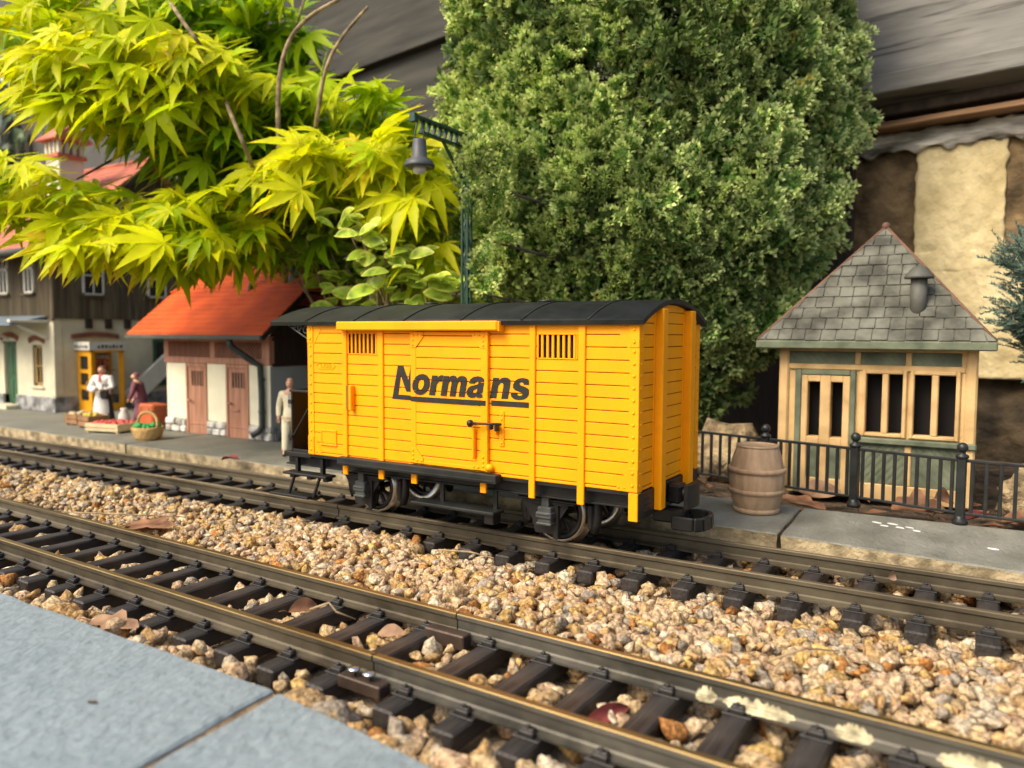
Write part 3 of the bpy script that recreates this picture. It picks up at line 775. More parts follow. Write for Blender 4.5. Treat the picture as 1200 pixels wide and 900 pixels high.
for sy in (-1,):
    # vent grilles: a frame, louvre bars and the dark inside
    for a, b, c, d in GR:
        mb = MB()
        for x0, x1, z0, z1 in ((a-.008, a, c-.006, d+.006), (b, b+.008, c-.006, d+.006), (a, b, c-.006, c), (a, b, d, d+.006)):
            mb.box(x0, x1, sy*.445, sy*.415, z0, z1, .0015)
        g = mb.build('vent_grille', YL, wag)
        n = 7
        mb = MB()
        for k in range(n):
            x = a+(b-a)*(k+.62)/(n)
            mb.box(x-.0075, x+.0065, sy*.440, sy*.430, c, d, .002)
        mb.build('louvre', YL, g)
        MB().box(a-.01, b+.01, sy*.405, sy*.40, c-.02, d+.02).build('backing', M['void'], g)
    # sliding door
    door = MB()
    planks(door, -.240, .205, sy*.450, sy, 'x', zs=[.378]+[1.098-.0615*k for k in range(11, -1, -1)]+[1.122])
    door.box(-.24, .205, sy*.4425, sy*.440, .376, 1.122, 0, 1)
    door.box(-.240, .205, sy*.453, sy*.4495, .376, .395, .002); 
    dr = door.build('sliding_door', [YL, YD], wag)
    for x0, x1, yo in ((-.278, -.238, .4525), (.200, .240, .4535)):
        MB().box(x0, x1, sy*yo, sy*.440, .374, 1.124, .003).build('door_stile', YL, dr)
    MB().box(.240, .251, sy*.462, sy*.440, .374, 1.124, .002).build('door_edge', YL, dr)
    mb = MB()
    for xa, s in ((-.278, 1), (.240, -1)):
        yo = .4555 if s > 0 else .4565
        for zt, t in ((1.118, -1), (.380, 1)):
            pl = [(xa, zt), (xa+s*.092, zt), (xa+s*.092, zt+t*.028), (xa+s*.04, zt+t*.085), (xa, zt+t*.085)]
            mb.prism(pl, lambda p, q: (p, sy*yo, q), lambda p, q: (p, sy*(yo-.004), q))
            for dx, dz in ((.02, .02), (.05, .014), (.08, .014), (.02, .045), (.02, .07)): rivet(mb, xa+s*dx, sy*yo, zt+t*dz, 'y', .0075)
    mb.build('gusset', YL, dr)
    MB().box(.160, .174, sy*.478, sy*.452, .44, .60, .004).build('grip', YL, dr)
    mb = MB(); mb.lathe([(.0, 0), (.012, .0), (.023, .004), (.023, .012), (.012, .016), (.008, .022), (0, .022)], (.262, sy*.452, .397), 18, (0, sy, 0)); mb.build('roller', YL, dr)
    mb = MB(); mb.ball((.155, sy*.484, .632), .020, 14); mb.tube([(.155, sy*.484, .632), (.20, sy*.486, .634), (.25, sy*.486, .636), (.352, sy*.484, .639)], [.010, .007, .0065, .0075], 8)
    mb.box(.277, .292, sy*.490, sy*.462, .606, .636, .003); mb.box(.312, .326, sy*.490, sy*.455, .600, .636, .003)
    mb.build('latch', M['blackpl'], dr)
    mb = MB(); mb.box(.315, .345, sy*.446, sy*.439, .515, .705, .003)
    for z in (.535, .562, .66, .685): rivet(mb, .33, sy*.446, z, 'y', .007)
    mb.box(.294, .308, sy*.466, sy*.44, .58, .625, .003)
    mb.build('latch_plate', YL, wag)
    mb = MB(); mb.box(-.808, .332, sy*.500, sy*.440, 1.126, 1.178, .007); mb.box(.332, .343, sy*.494, sy*.440, 1.122, 1.176, .003)
    mb.build('door_rail', YL, wag)
    mb = MB(); mb.box(-.813, .326, sy*.497, sy*.438, .320, .368, .004); mb.box(-.80, .31, sy*.501, sy*.49, .330, .338, .001)
    mb.build('lower_door_rail', M['greypl'], wag)
    # raised hatch, grab handle, maker's plate
    mb = MB(); mb.box(-.991, -.868, sy*.443, sy*.438, .432, .510, .002)
    for x0, x1, z0, z1 in ((-.995, -.985, .428, .516), (-.874, -.864, .428, .516), (-.985, -.874, .506, .516)): mb.box(x0, x1, sy*.447, sy*.438, z0, z1, .002)
    mb.box(-1.0, -.860, sy*.450, sy*.438, .419, .430, .003)
    mb.build('hatch', YL, wag)
    mb = MB(); mb.box(-.735, -.712, sy*.476, sy*.438, .650, .798, .004); mb.box(-.775, -.757, sy*.452, sy*.45, .652, .796, .0, 1)
    mb.build('grab_handle', [YL, YD], wag)
def text_obj(name, s, m, parent, x0, x1, zb, zx, y, shear=.2, off=.0, depth=.003, fit='x'):
    cu = bpy.data.curves.new(name, 'FONT'); cu.body = s; cu.size = 1; cu.offset = off; cu.extrude = .5; cu.resolution_u = 6
    to = bpy.data.objects.new(name, cu); col.objects.link(to)
    dg = bpy.context.evaluated_depsgraph_get(); dg.update()
    me = bpy.data.meshes.new_from_object(to.evaluated_get(dg))
    bpy.data.objects.remove(to)
    co = np.array([v.co[:] for v in me.vertices])
    h = (co[:, 1]-co[:, 1].min())/(co[:, 1].max()-co[:, 1].min())
    zz = zb+h*(zx-zb)
    xx = co[:, 0]
    xx = (xx-xx.min())/(xx.max()-xx.min())
    wdt = (x1-x0)-shear*(zx-zb)
    X = x0+xx*wdt+shear*(zz-zb)
    Yv = np.where(co[:, 2] > 0, y, y+depth)
    for v, a, b, c in zip(me.vertices, X, Yv, zz): v.co = (a, b, c)
    me.materials.clear(); me.materials.append(m)
    o = bpy.data.objects.new(name, me); col.objects.link(o); o.parent = parent
    return o
# the lettering, parts on the door and parts on the wall
mb = MB()
npoly = [(-0.421, 0.734), (-0.378, 0.927), (-0.339, 0.925), (-0.301, 0.844), (-0.287, 0.922), (-0.278, 0.929), (-0.278, 0.779), (-0.317, 0.78), (-0.357, 0.871), (-0.376, 0.76), (-0.278, 0.758), (-0.278, 0.731)]

mb.prism(npoly, lambda a, b: (a, -.4425, b), lambda a, b: (a, -.439, b))
mb.build('letter_n', M['print'], wag)
GL = {
 'n': ([[(0,0),(0,.97),(.28,.97),(.28,.86),(.38,.97),(.52,1.01),(.67,.98),(.77,.90),(.82,.75),(.82,0),(.52,0),(.52,.60),(.50,.70),(.43,.745),(.36,.71),(.31,.63),(.30,.55),(.30,0)]], .89),
 'm': ([[(0,0),(0,.97),(.28,.97),(.28,.86),(.37,.97),(.50,1.01),(.63,.97),(.71,.86),(.80,.97),(.94,1.01),(1.08,.98),(1.17,.90),(1.22,.75),(1.22,0),(.93,0),(.93,.60),(.91,.70),(.85,.745),(.79,.70),(.76,.58),(.76,0),(.47,0),(.47,.60),(.45,.70),(.39,.745),(.33,.70),(.30,.57),(.30,0)]], 1.29),
 'r': ([[(0,0),(0,.97),(.28,.97),(.28,.80),(.35,.93),(.45,1.0),(.56,1.0),(.55,.69),(.45,.70),(.36,.65),(.31,.55),(.30,.42),(.30,0)]], .60),
 'o': ([[(.46+.46*math.cos(t*math.pi/14), .5+.52*math.sin(t*math.pi/14)) for t in range(28)], [(.46+.165*math.cos(t*math.pi/8), .5+.27*math.sin(t*math.pi/8)) for t in range(16)]], .98),
 'a': ([[(.05,.67),(.09,.86),(.23,.98),(.44,1.02),(.64,.98),(.76,.89),(.80,.74),(.80,.16),(.84,0),(.55,0),(.53,.08),(.42,0),(.28,-.02),(.12,.03),(.03,.13),(.0,.28),(.04,.43),(.16,.54),(.34,.59),(.48,.63),(.52,.70),(.49,.77),(.41,.80),(.35,.76),(.33,.67)], [(.51,.45),(.40,.41),(.32,.36),(.29,.27),(.33,.20),(.40,.18),(.48,.24),(.51,.34)]], .91),
 's': ([[(.0,.31),(.29,.31),(.32,.22),(.41,.18),(.50,.20),(.53,.26),(.49,.32),(.36,.37),(.18,.43),(.07,.53),(.04,.68),(.09,.85),(.22,.97),(.42,1.02),(.62,.98),(.74,.88),(.79,.70),(.51,.70),(.48,.78),(.41,.81),(.33,.78),(.32,.73),(.37,.67),(.54,.62),(.71,.55),(.80,.44),(.82,.30),(.76,.13),(.63,.02),(.42,-.02),(.21,.01),(.06,.12)]], .82),
}
def lettering(name, word, parent, x0, x1, zb, xh, y, depth, grooves, shear=.2):
    adv = sum(GL[c][1] for c in word)
    ux = (x1-x0-shear*xh)/adv
    b = bmesh.new(); cx = 0
    for c in word:
        loops, w_ = GL[c]; es = []
        for lp in loops:
            vs = [b.verts.new((x0+(cx+p)*ux+shear*q*xh, 0, zb+q*xh)) for p, q in lp]
            es += [b.edges.new((vs[i], vs[(i+1) % len(vs)])) for i in range(len(vs))]
        bmesh.ops.triangle_fill(b, edges=es, use_beauty=True, use_dissolve=False, normal=(0, -1, 0))
        cx += w_
    for z in grooves:                       # the grooves between the planks run through the print
        if not zb-.1 < z < zb+.2: continue
        for zz in (z-.0014, z+.0014): bmesh.ops.bisect_plane(b, geom=b.verts[:]+b.edges[:]+b.faces[:], plane_co=(0, 0, zz), plane_no=(0, 0, 1))
        bmesh.ops.delete(b, geom=[f for f in b.faces if abs(f.calc_center_median().z-z) < .0013], context='FACES')
    for v in b.verts: v.co.y = y
    r = bmesh.ops.extrude_face_region(b, geom=b.faces[:])
    for v in r['geom']:
        if isinstance(v, bmesh.types.BMVert): v.co.y += depth
    bmesh.ops.recalc_face_normals(b, faces=b.faces[:])
    me = bpy.data.meshes.new(name); b.to_mesh(me); b.free(); me.materials.append(M['print'])
    o = bpy.data.objects.new(name, me); col.objects.link(o); o.parent = parent
    return o
DG = [1.098-.0615*k for k in range(14)]; WG = [1.109-.0615*k for k in range(14)]
lettering('lettering', 'orma', dr, -.274, .247, .769, .113, -.4545, .004, DG)
lettering('lettering', 'ns', wag, .252, .512, .769, .113, -.4415, .003, WG)
mb = MB(); mb.box(-.274, .240, -.4546, -.449, .727, .755); mb.build('underline', M['print'], dr)
mb = MB(); mb.box(.262, .503, -.4425, -.439, .729, .758, .001); mb.build('underline', M['print'], wag)
pm = text_obj('maker_plate', 'LGB', YL, wag, -.995, -.905, .898, .922, -.4435, 0, .02, .004)
mb = MB()
hx = [(-1.03, .91), (-1.005, .93), (-.895, .93), (-.87, .91), (-.895, .89), (-1.005, .89)]
for i in range(6):
    a, b = hx[i], hx[(i+1) % 6]; mb.beam((a[0], -.441, a[1]), (b[0], -.441, b[1]), .004, .004, (0, 1, 0))
mb.build('plate_rim', YL, pm)
# roof
mb = MB()
def roofz(y): return 1.178+.113*(1-(abs(y)/.478)**2.0)
ys = [-.478+.956*i/28 for i in range(29)]
xs = [-1.40, -1.396]+[-1.0+.2*k for k in range(11)]+[1.126, 1.130]
def roof_sheet(mb, x0, x1, dz, th):
    vs = []
    for x in (x0, x1):
        for y in ys: vs.append((x, y, roofz(y)+dz))
    for x in (x0, x1):
        for y in ys: vs.append((x, y*.985, roofz(y)+dz-th))
    n = len(ys); fs = []
    for i in range(n-1):
        fs.append((i, i+1, n+i+1, n+i)); fs.append((2*n+i, 3*n+i, 3*n+i+1, 2*n+i+1))
        fs.append((i, 2*n+i, 2*n+i+1, i+1)); fs.append((n+i, n+i+1, 3*n+i+1, 3*n+i))
    fs.append((0, n, 3*n, 2*n)); fs.append((n-1, 3*n-1, 4*n-1, 2*n-1))
    mb.add(vs, fs, 0, False)
rx = [-1.087, -.691, -.312, .084, .465, .843]
bounds = [-1.40]+rx+[1.130]
roof_sheet(mb, -1.40, 1.130, 0, .022)
roof = mb.build('roof', M['roofblack'], wag)
for p in roof.data.polygons:
    if abs(p.normal.z) > .5: p.use_smooth = True
for x in rx:
    mb = MB(); roof_sheet(mb, x-.005, x+.005, .006, .008); mb.build('roof_rib', M['roofblack'], roof)
for x in (-.60, .255):
    mb = MB(); mb.lathe([(.030, 1.255), (.030, 1.296), (.046, 1.298), (.048, 1.306), (.040, 1.312), (0, 1.314)], (x, .16, 0), 16); mb.build('roof_vent', M['blackpl'], roof)
# underframe
mb = MB()
for s in (-1, 1):
    mb.box(-1.36, 1.092, s*.375, s*.345, .262, .334, .004); mb.box(-1.36, 1.092, s*.395, s*.345, .262, .272, .002); mb.box(-1.36, 1.092, s*.395, s*.345, .325, .333, .002)
for x in (-1.05, -.5, 0, .5, 1.0): mb.box(x-.02, x+.02, -.35, .35, .27, .33, .003)
mb.box(-.30, .30, -.12, .12, .20, .30, .01)
mb.tube([(-.95, -.05, .25), (1.0, -.05, .25)], .012, 8)
mb.build('underframe', M['blackpl'], wag)
mb = MB(); mb.box(1.080, 1.104, -.438, .438, .215, .347, .004)
for k in range(4):
    for j in range(3):
        for yb in (-.33, -.08, .06, .33): rivet(mb, 1.104, yb+k*.022-.03, .25+j*.03, 'x', .0055)
mb.build('buffer_beam', M['blackpl'], wag)
for xw in (-.715, .575):
    ws = MB().tube([(xw, -.36, .155), (xw, .36, .155)], .018, 10).build('wheelset', M['wheel'], wag)
    for s in (-1, 1):
        mb = MB()
        # tyre: tread, flange; axis along y
        mb.lathe([(.126, s*.255), (.143, s*.263), (.155, s*.262), (.156, s*.218), (.178, s*.212), (.180, s*.206), (.172, s*.200), (.126, s*.200), (.126, s*.255)], (xw, 0, .155), 40, (0, 1, 0), caps=False)
        mb.build('tyre', M['chrome'], ws)
        mb = MB()
        mb.lathe([(.142, s*.2645), (.112, s*.258), (.112, s*.215), (.128, s*.215), (.142, s*.2645)], (xw, 0, .155), 40, (0, 1, 0), caps=False)
        mb.lathe([(.0, s*.27), (.03, s*.27), (.036, s*.25), (.036, s*.205), (0, s*.205)], (xw, 0, .155), 16, (0, 1, 0))
        for k in range(10):
            a = 2*math.pi*k/10+.2
            mb.beam((xw+.03*math.cos(a), s*.238, .155+.03*math.sin(a)), (xw+.118*math.cos(a), s*.238, .155+.118*math.sin(a)), .018, .020, (0, 1, 0), .003)
        mb.build('wheel_centre', M['wheel'], ws)
    for s in (-1, 1):
        mb = MB()
        pl = [(-.20, .268), (-.17, .22), (-.10, .12), (-.085, .055), (.03, .055), (.045, .11), (.13, .235), (.16, .268)]
        mb.prism([(xw-.02+a, b) for a, b in pl], lambda a, b: (a, s*.328, b), lambda a, b: (a, s*.318, b))
        mb.box(xw-.20, xw+.17, s*.352, s*.325, .232, .245, .003); mb.box(xw-.17, xw+.14, s*.350, s*.325, .222, .232, .003); mb.box(xw-.13, xw+.10, s*.348, s*.325, .214, .222, .002)
        mb.box(xw+.012, xw+.042, s*.345, s*.30, .035, .235, .004); g = mb.build('axle_guard', M['blackpl'], wag)
        mb = MB(); xb = xw-.02
        mb.box(xb-.040, xb+.040, s*.385, s*.325, .120, .208, .006); mb.box(xb-.046, xb+.046, s*.395, s*.33, .148, .182, .005)
        mb.box(xb-.034, xb+.034, s*.402, s*.33, .170, .178, .002); mb.box(xb-.045, xb+.045, s*.392, s*.33, .112, .126, .004); mb.box(xb-.022, xb+.022, s*.375, s*.33, .205, .262, .003)
        mb.build('axle_box', M['axle'], g)
        for sx in (-1, 1):
            mb = MB(); pts = [(xw+sx*(.20+.02*math.sin(t*3)), s*.235, .07+.2*t) for t in (0, .25, .5, .75, 1)]
            mb.tube(pts, [.022, .026, .026, .022, .016], 8); mb.box(xw+sx*.185-.014, xw+sx*.185+.014, s*.262, s*.21, .09, .22, .006)
            mb.build('brake_shoe', M['blackpl'], wag)
# middle step board and its hangers
mb = MB(); mb.box(-.276, .289, -.462, -.345, .140, .158, .004)
sb = mb.build('step_board', M['greypl'], wag)
for x in (-.115, .245): MB().box(x-.014, x+.014, -.376, -.360, .155, .30, .003).build('hanger', M['blackpl'], sb)
MB().box(.215, .275, -.44, -.36, .085, .140, .004).build('bracket', M['blackpl'], sb)
# brakeman's platform at the far left end
pf = MB().box(-1.345, -1.100, -.43, .43, .322, .352, .004).build('end_platform', M['blackpl'], wag)
mb = MB()
for s in (-1, 1):
    mb.box(-1.275, -1.262, s*.428, s*.412, .34, .742, .003); mb.box(-1.285, -1.10, s*.432, s*.408, .735, .750, .003); mb.box(-1.275, -1.10, s*.428, s*.414, .352, .372, .002)
    mb.beam((-1.265, s*.424, .45), (-1.105, s*.424, .66), .008, .008, (0, 1, 0))
    for z in (.44, .66): mb.box(-1.296, -1.262, s*.436, s*.412, z, z+.025, .003)
mb.box(-1.278, -1.266, -.425, .425, .352, .742, .002); mb.box(-1.288, -1.262, -.43, .43, .735, .750, .003)
mb.box(-1.27, -1.10, .412, .424, .352, .74, .002)
mb.build('railing_panel', M['blackpl'], pf)
for s in (-1, 1):
    mb = MB(); mb.box(-1.315, -.935, s*.470, s*.375, .212, .228, .004); mb.box(-1.43, -1.085, s*.480, s*.385, .070, .086, .004)
    for x in (-1.25, -1.10, -.96): mb.box(x-.02, x+.02, s*.45, s*.40, .190, .213, .003)
    for xa, xb in ((-1.24, -1.29), (-1.02, -1.07)):
        mb.beam((xa, s*.43, .215), (xb, s*.44, .08), .014, .018, (0, 1, 0), .002); mb.box(xa-.012, xa+.012, s*.42, s*.39, .225, .325, .002)
    mb.build('foot_step', M['blackpl'], pf)
# scrolled brackets under the roof overhang
for s in (-1, 1):
    mb = MB(); y = s*.425
    mb.tube([(-1.305, y, 1.168), (-1.098, y, 1.062)], .005, 6); mb.tube([(-1.10, y, 1.05), (-1.10, y, 1.17)], .005, 6); mb.tube([(-1.305, y, 1.168), (-1.10, y, 1.168)], .004, 6)
    for cx, cz, r0 in ((-1.135, 1.125, .030), (-1.19, 1.137, .023), (-1.235, 1.148, .015)):
        pts = [(cx+r0*(1-t*.75)*math.cos(7.5*t), y, cz+r0*(1-t*.75)*math.sin(7.5*t)) for t in [i/18 for i in range(19)]]
        mb.tube(pts, .0035, 5)
    mb.build('roof_bracket', M['scroll'], wag)
# central buffer and hook coupling at the near end
mb = MB(); mb.box(1.10, 1.175, -.055, .055, .235, .335, .012); mb.lathe([(.040, 1.17), (.028, 1.185), (.026, 1.215)], (0, 0, .285), 16, (1, 0, 0))
bf = mb.build('buffer', M['blackpl'], wag)
mb = MB()
n = 12
pl = [(-.085+.17*i/n, -.052) for i in range(n+1)]
head = [(1.228+.018*(1-(2*i/n-1)**2), -.095+.19*i/n) for i in range(n+1)]+[(1.208, .095), (1.208, -.095)]
mb.prism(head, lambda a, b: (a, b, .225), lambda a, b: (a, b, .345))
mb.build('buffer_head', M['blackpl'], bf)
mb = MB()
mb.box(1.02, 1.19, -.045, .045, .128, .205, .01)
loop = [(1.15, -.105), (1.265, -.11), (1.30, -.075), (1.312, 0), (1.30, .075), (1.265, .11), (1.15, .105), (1.16, .085), (1.275, .085), (1.30, .05), (1.305, 0), (1.30, -.05), (1.275, -.085), (1.16, -.085)]
# a flat loop with raised lip: outer ring and bar
for i in range(6):
    a, b = loop[i], loop[i+1]
    mb.beam((a[0], a[1], .150), (b[0], b[1], .150), .026, .070, (0, 0, 1), .006)
mb.box(1.15, 1.19, -.12, .12, .118, .16, .006)
mb.build('coupling', M['blackpl'], wag)
# ================================================================== red-roofed outhouse
ZP = .03
out = thing('outhouse', 'low outhouse with orange-red tiled roof, two brown doors and white wall panels', 'outhouse', (-6.87, 5.22, ZP))
def O(x): return x+6.87          # world X -> local
X0, X1 = O(-7.70), O(-6.03)
d1 = (O(-7.35), O(-7.005)); d2 = (O(-6.695), O(-6.35))
mb = MB()
for a, b in ((X0, d1[0]), (d1[1], d2[0]), (d2[1], X1-.10)):
    MB().box(a, b, 0, .06, .15, .755, .004).build('wall_panel', M['whitewall'], out)
mb = MB(); mb.box(X1-.012, X1, .0, 1.28, .05, .745, .003); mb.box(X0, X0+.012, .0, 1.28, .05, .745, .003); mb.box(X0, X1, 1.22, 1.28, .05, 1.0, .003); mb.build('side_wall', M['greywall'], out)
MB().box(X1-.10, X1-.001, -.004, .05, .05, .76, .006).build('corner_pilaster', M['whitewall'], out)
M['rubble'] = mat('whitewashed_rubble', (.42, .41, .37), .85, .35, 7, c2=(.66, .64, .58), bump=.8, bscale=20, bdist=.02)
for a, b in ((X0-.012, d1[0]-.002), (d1[1]+.002, d2[0]-.002), (d2[1]+.002, X1+.012)):
    w_ = b-a; mb = MB()
    for r_ in range(2):
        k = 3; xs_ = sorted([a, b]+[a+w_*(i+.5*r_)/k+rnd.uniform(-.02, .02) for i in range(1, k)])
        for p, q in zip(xs_[:-1], xs_[1:]): mb.box(p+.006, q-.006, -.028, .03, .004+r_*.075, .072+r_*.075, .012)
    mb.build('stone_plinth', M['rubble'], out)
MB().box(X1+.0, X1+.02, .03, 1.28, 0, .155, .008).build('stone_plinth', M['plinth'], out)
MB().box(X0, X1-.02, .035, .05, .0, .16).build('plinth_joint', M['plinth'], out)
mb = MB()
for a, b, z0, z1, y in ((X0-.01, X1+.005, .756, .82, -.018), (X0-.01, X1+.005, .985, 1.04, -.018), (X0-.01, X0+.07, .82, .985, -.018), (O(-6.93), O(-6.85), .82, .985, -.018), (X1-.10, X1+.005, .82, .985, -.018)):
    mb.box(a, b, y, .05, z0, z1, .004)
mb.build('timber_frame', M['brownpl'], out)
mb = MB()
for a, b in ((X0+.07, O(-6.93)), (O(-6.85), X1-.10)):
    n = int((b-a)/.045)
    for k in range(-3, n+1):
        for s in (1, -1):
            xa = a+k*.045 if s > 0 else a+k*.045+.165
            xb = xa+s*.165
            za, zb = .82, .985
            # clip to the bay
            t0, t1 = 0.0, 1.0
            lo, hi = (a-xa)/(xb-xa), (b-xa)/(xb-xa)
            if lo > hi: lo, hi = hi, lo
            t0, t1 = max(t0, lo), min(t1, hi)
            if t1-t0 < .08: continue
            mb.beam((xa+(xb-xa)*t0, .0+.004*s, za+(zb-za)*t0), (xa+(xb-xa)*t1, .0+.004*s, za+(zb-za)*t1), .007, .012, (0, 1, 0))
mb.build('lattice', M['brownpl'], out)
MB().box(X0+.03, X1-.05, .022, .032, .80, 1.0).build('lattice_backing', M['lattdark'], out)
for nm, (a, b) in (('a', d1), ('b', d2)):
    mb = MB(); mb.box(a+.028, b-.028, .0, .02, .0, .715, .003)
    mb.box(a+.03, b-.03, -.006, .004, .10, .118, .002)
    door = mb.build('door', M['brownpl'], out)
    mb = MB()
    for x0, x1, z0, z1 in ((a, a+.03, 0, .755), (b-.03, b, 0, .755), (a+.03, b-.03, .715, .755)): mb.box(x0, x1, -.012, .03, z0, z1, .003)
    mb.build('door_frame', M['brownpl'], door)
    mb = MB(); c = (a+b)/2
    mb.box(c-.085, c+.10, -.003, .003, .52, .67)
    mb.build('door_vent', M['void'], door)
    mb = MB()
    for k in range(5): mb.box(c-.085+.0425*k, c-.07+.0425*k, -.010, .002, .515, .675, .001)
    mb.build('vent_bar', M['brownpl'], door)
    mb = MB(); mb.tube([(a+.05, -.002, .36), (a+.05, -.03, .36), (a+.11, -.03, .355)], .010, 8)
    mb.build('handle', M['brownpl'], door)
MB().box(d2[0]+.06, d2[0]+.2, -.014, .0, .27, .29, .004).build('latch', M['brownpl'], out)
# gable end: dark boarding, rafters
mb = MB()
gb = [(.02, .745), (1.26, .745), (1.26, 1.0), (.98, 1.36), (.30, 1.36), (.02, 1.05)]
mb.prism(gb, lambda a, b: (X1-.004, a, b), lambda a, b: (X1-.03, a, b)).build('gable', M['darkwood'], out)
MB().prism(gb, lambda a, b: (X0+.004, a, b), lambda a, b: (X0+.03, a, b)).build('gable', M['darkwood'], out)
mb = MB()
for k in range(14): mb.beam((X1+.001, .10+k*.075, .79), (X1+.001, .02+k*.075+.10, .98), .012, .008, (1, 0, 0))
mb.box(X1-.005, X1+.01, .02, 1.26, .745, .775, .002); mb.box(X1-.005, X1+.01, .02, 1.26, 1.0, 1.03, .002)
mb.build('gable_frame', M['lattdark'], out)
# roof: two slopes with courses of tiles, a clipped gable at each end
EY, EZ, RY, RZ = -.27, 1.055, .64, 1.80
XL, XR = O(-7.98), O(-5.82)
slope = math.hypot(RY-EY, RZ-EZ)
def courses(mb, xl, xr, ey, ez, ry, rz, n, hipL=0, hipR=0, cut=.62, th=.022):
    """tile courses from eave to ridge; above 'cut' the ends step in by hipL/hipR"""
    for i in range(n):
        t0, t1 = i/n, min(1, (i+1.25)/n)
        nx = 30 
        def ends(t):
            k = max(0, (t-cut)/(1-cut))
            return xl+hipL*k, xr-hipR*k
        (a0, b0), (a1, b1) = ends(t0), ends(t1)
        y0, z0 = ey+(ry-ey)*t0, ez+(rz-ez)*t0
        y1, z1 = ey+(ry-ey)*t1, ez+(rz-ez)*t1
        vs = [(a0, y0, z0+th), (b0, y0, z0+th), (b1, y1, z1+th*.35), (a1, y1, z1+th*.35), (a0, y0, z0), (b0, y0, z0), (b1, y1, z1-.008), (a1, y1, z1-.008)]
        mb.add(vs, [(0, 1, 2, 3), (4, 7, 6, 5), (0, 4, 5, 1), (1, 5, 6, 2), (3, 2, 6, 7), (0, 3, 7, 4)])
def tile_mat(name, base, sx, lines=.5):
    m = base.copy(); m.name = name
    t = m.node_tree; n = t.nodes; L = t.links
    tc = n.new('ShaderNodeTexCoord'); wv = n.new('ShaderNodeTexWave'); wv.wave_type = 'BANDS'; wv.bands_direction = 'X'
    wv.inputs['Scale'].default_value = sx; wv.inputs['Distortion'].default_value = 0
    L.new(tc.outputs['Object'], wv.inputs[0])
    r = n.new('ShaderNodeValToRGB'); r.color_ramp.elements[0].position = 0; r.color_ramp.elements[1].position = .18
    L.new(wv.outputs[0], r.inputs[0])
    b = n.new('ShaderNodeBump'); b.inputs['Strength'].default_value = lines; b.inputs['Distance'].default_value = .012
    L.new(r.outputs[0], b.inputs['Height'])
    L.new(b.outputs[0], n['Principled BSDF'].inputs['Normal'])
    return m
MT1 = tile_mat('red_tiles', M['tilered'], 9, .35); MT2 = tile_mat('brown_tiles', M['tilebrown'], 7, .5)
mb = MB()
courses(mb, XL, XR, EY, EZ, RY, RZ, 15, .30, .30, .60)
courses(mb, XL, XR, RY*2-EY, EZ, RY, RZ, 15, .30, .30, .60)
for xe, s in ((XR, 1), (XL, -1)):     # clipped gables
    yA, zA = EY+(RY-EY)*.60, EZ+(RZ-EZ)*.60
    for i in range(5):
        t0, t1 = i/5, min(1, (i+1.2)/5)
        def P(t, side): return (xe-s*.30*t, yA+(RY-yA)*t if side < 0 else (2*RY-yA)-(RY-yA)*t, zA+(RZ-zA)*t)
        a, b, c_, d_ = P(t0, -1), P(t0, 1), P(t1, 1), P(t1, -1)
        vs = [(a[0], a[1], a[2]+.02), (b[0], b[1], b[2]+.02), (c_[0], c_[1], c_[2]+.012), (d_[0], d_[1], d_[2]+.012), a, b, c_, d_]
        mb.add(vs, [(0, 1, 2, 3), (4, 7, 6, 5), (0, 4, 5, 1), (1, 5, 6, 2), (3, 2, 6, 7), (0, 3, 7, 4)])
rf = mb.build('roof', MT1, out)
mb = MB(); mb.tube([(XL+.30, RY, RZ+.016), (XR-.30, RY, RZ+.016)], .026, 8)
for xe, s in ((XR, 1), (XL, -1)):
    yA, zA = EY+(RY-EY)*.60, EZ+(RZ-EZ)*.60
    for yy in (yA, 2*RY-yA): mb.tube([(xe-s*.30, RY, RZ+.014), (xe-s*.005, yy, zA+.018)], .022, 8)
mb.build('ridge_tile', MT1, rf)
mb = MB()
for s, xe in ((1, XR), (-1, XL)):
    for a, b in (((EY, EZ), (EY+(RY-EY)*.6, EZ+(RZ-EZ)*.6)), ((2*RY-EY, EZ), (2*RY-EY-(RY-EY)*.6, EZ+(RZ-EZ)*.6))):
        mb.beam((xe-s*.008, a[0], a[1]-.03), (xe-s*.008, b[0], b[1]-.03), .02, .05, (0, 0, 1), .002)
    mb.beam((xe-s*.02, EY+(RY-EY)*.6, EZ+(RZ-EZ)*.6-.02), (xe-s*.02, 2*RY-EY-(RY-EY)*.6, EZ+(RZ-EZ)*.6-.02), .03, .03)
mb.build('verge_board', M['greypl'], rf)
mb = MB(); mb.box(XL, XR, EY-.035, EY+.02, EZ-.045, EZ-.002, .006); mb.build('gutter', M['hut_grey'], out)
mb = MB(); mb.tube([(O(-6.32), -.25, 1.02), (O(-6.32), -.24, .95), (O(-6.20), -.12, .82), (O(-6.12), -.05, .75), (O(-6.11), -.045, .5), (O(-6.11), -.045, .16), (O(-6.13), -.07, .10), (O(-6.18), -.12, .06)], .031, 10)
for z in (.3, .62): mb.lathe([(.036, -.012), (.036, .012)], (O(-6.11), -.045, z), 10)
mb.build('downpipe', M['pipe'], out)
for x, y, z0, z1, r_ in ((-6.66, 5.53, 1.52, 2.08, .018), (-6.17, 5.68, 1.60, 1.94, .040)):
    mb = MB(); yl = y-5.22
    mb.lathe([(r_*2.2, z0-.03), (r_*1.9, z0+.05), (r_, z0+.09), (r_, z1)], (O(x), yl, 0), 12); 
    if r_ > .03: mb.lathe([(r_*1.6, z1-.05), (r_*1.6, z1), (0, z1+.05)], (O(x), yl, 0), 12)
    mb.build('vent_pipe', M['hut_grey'], rf)

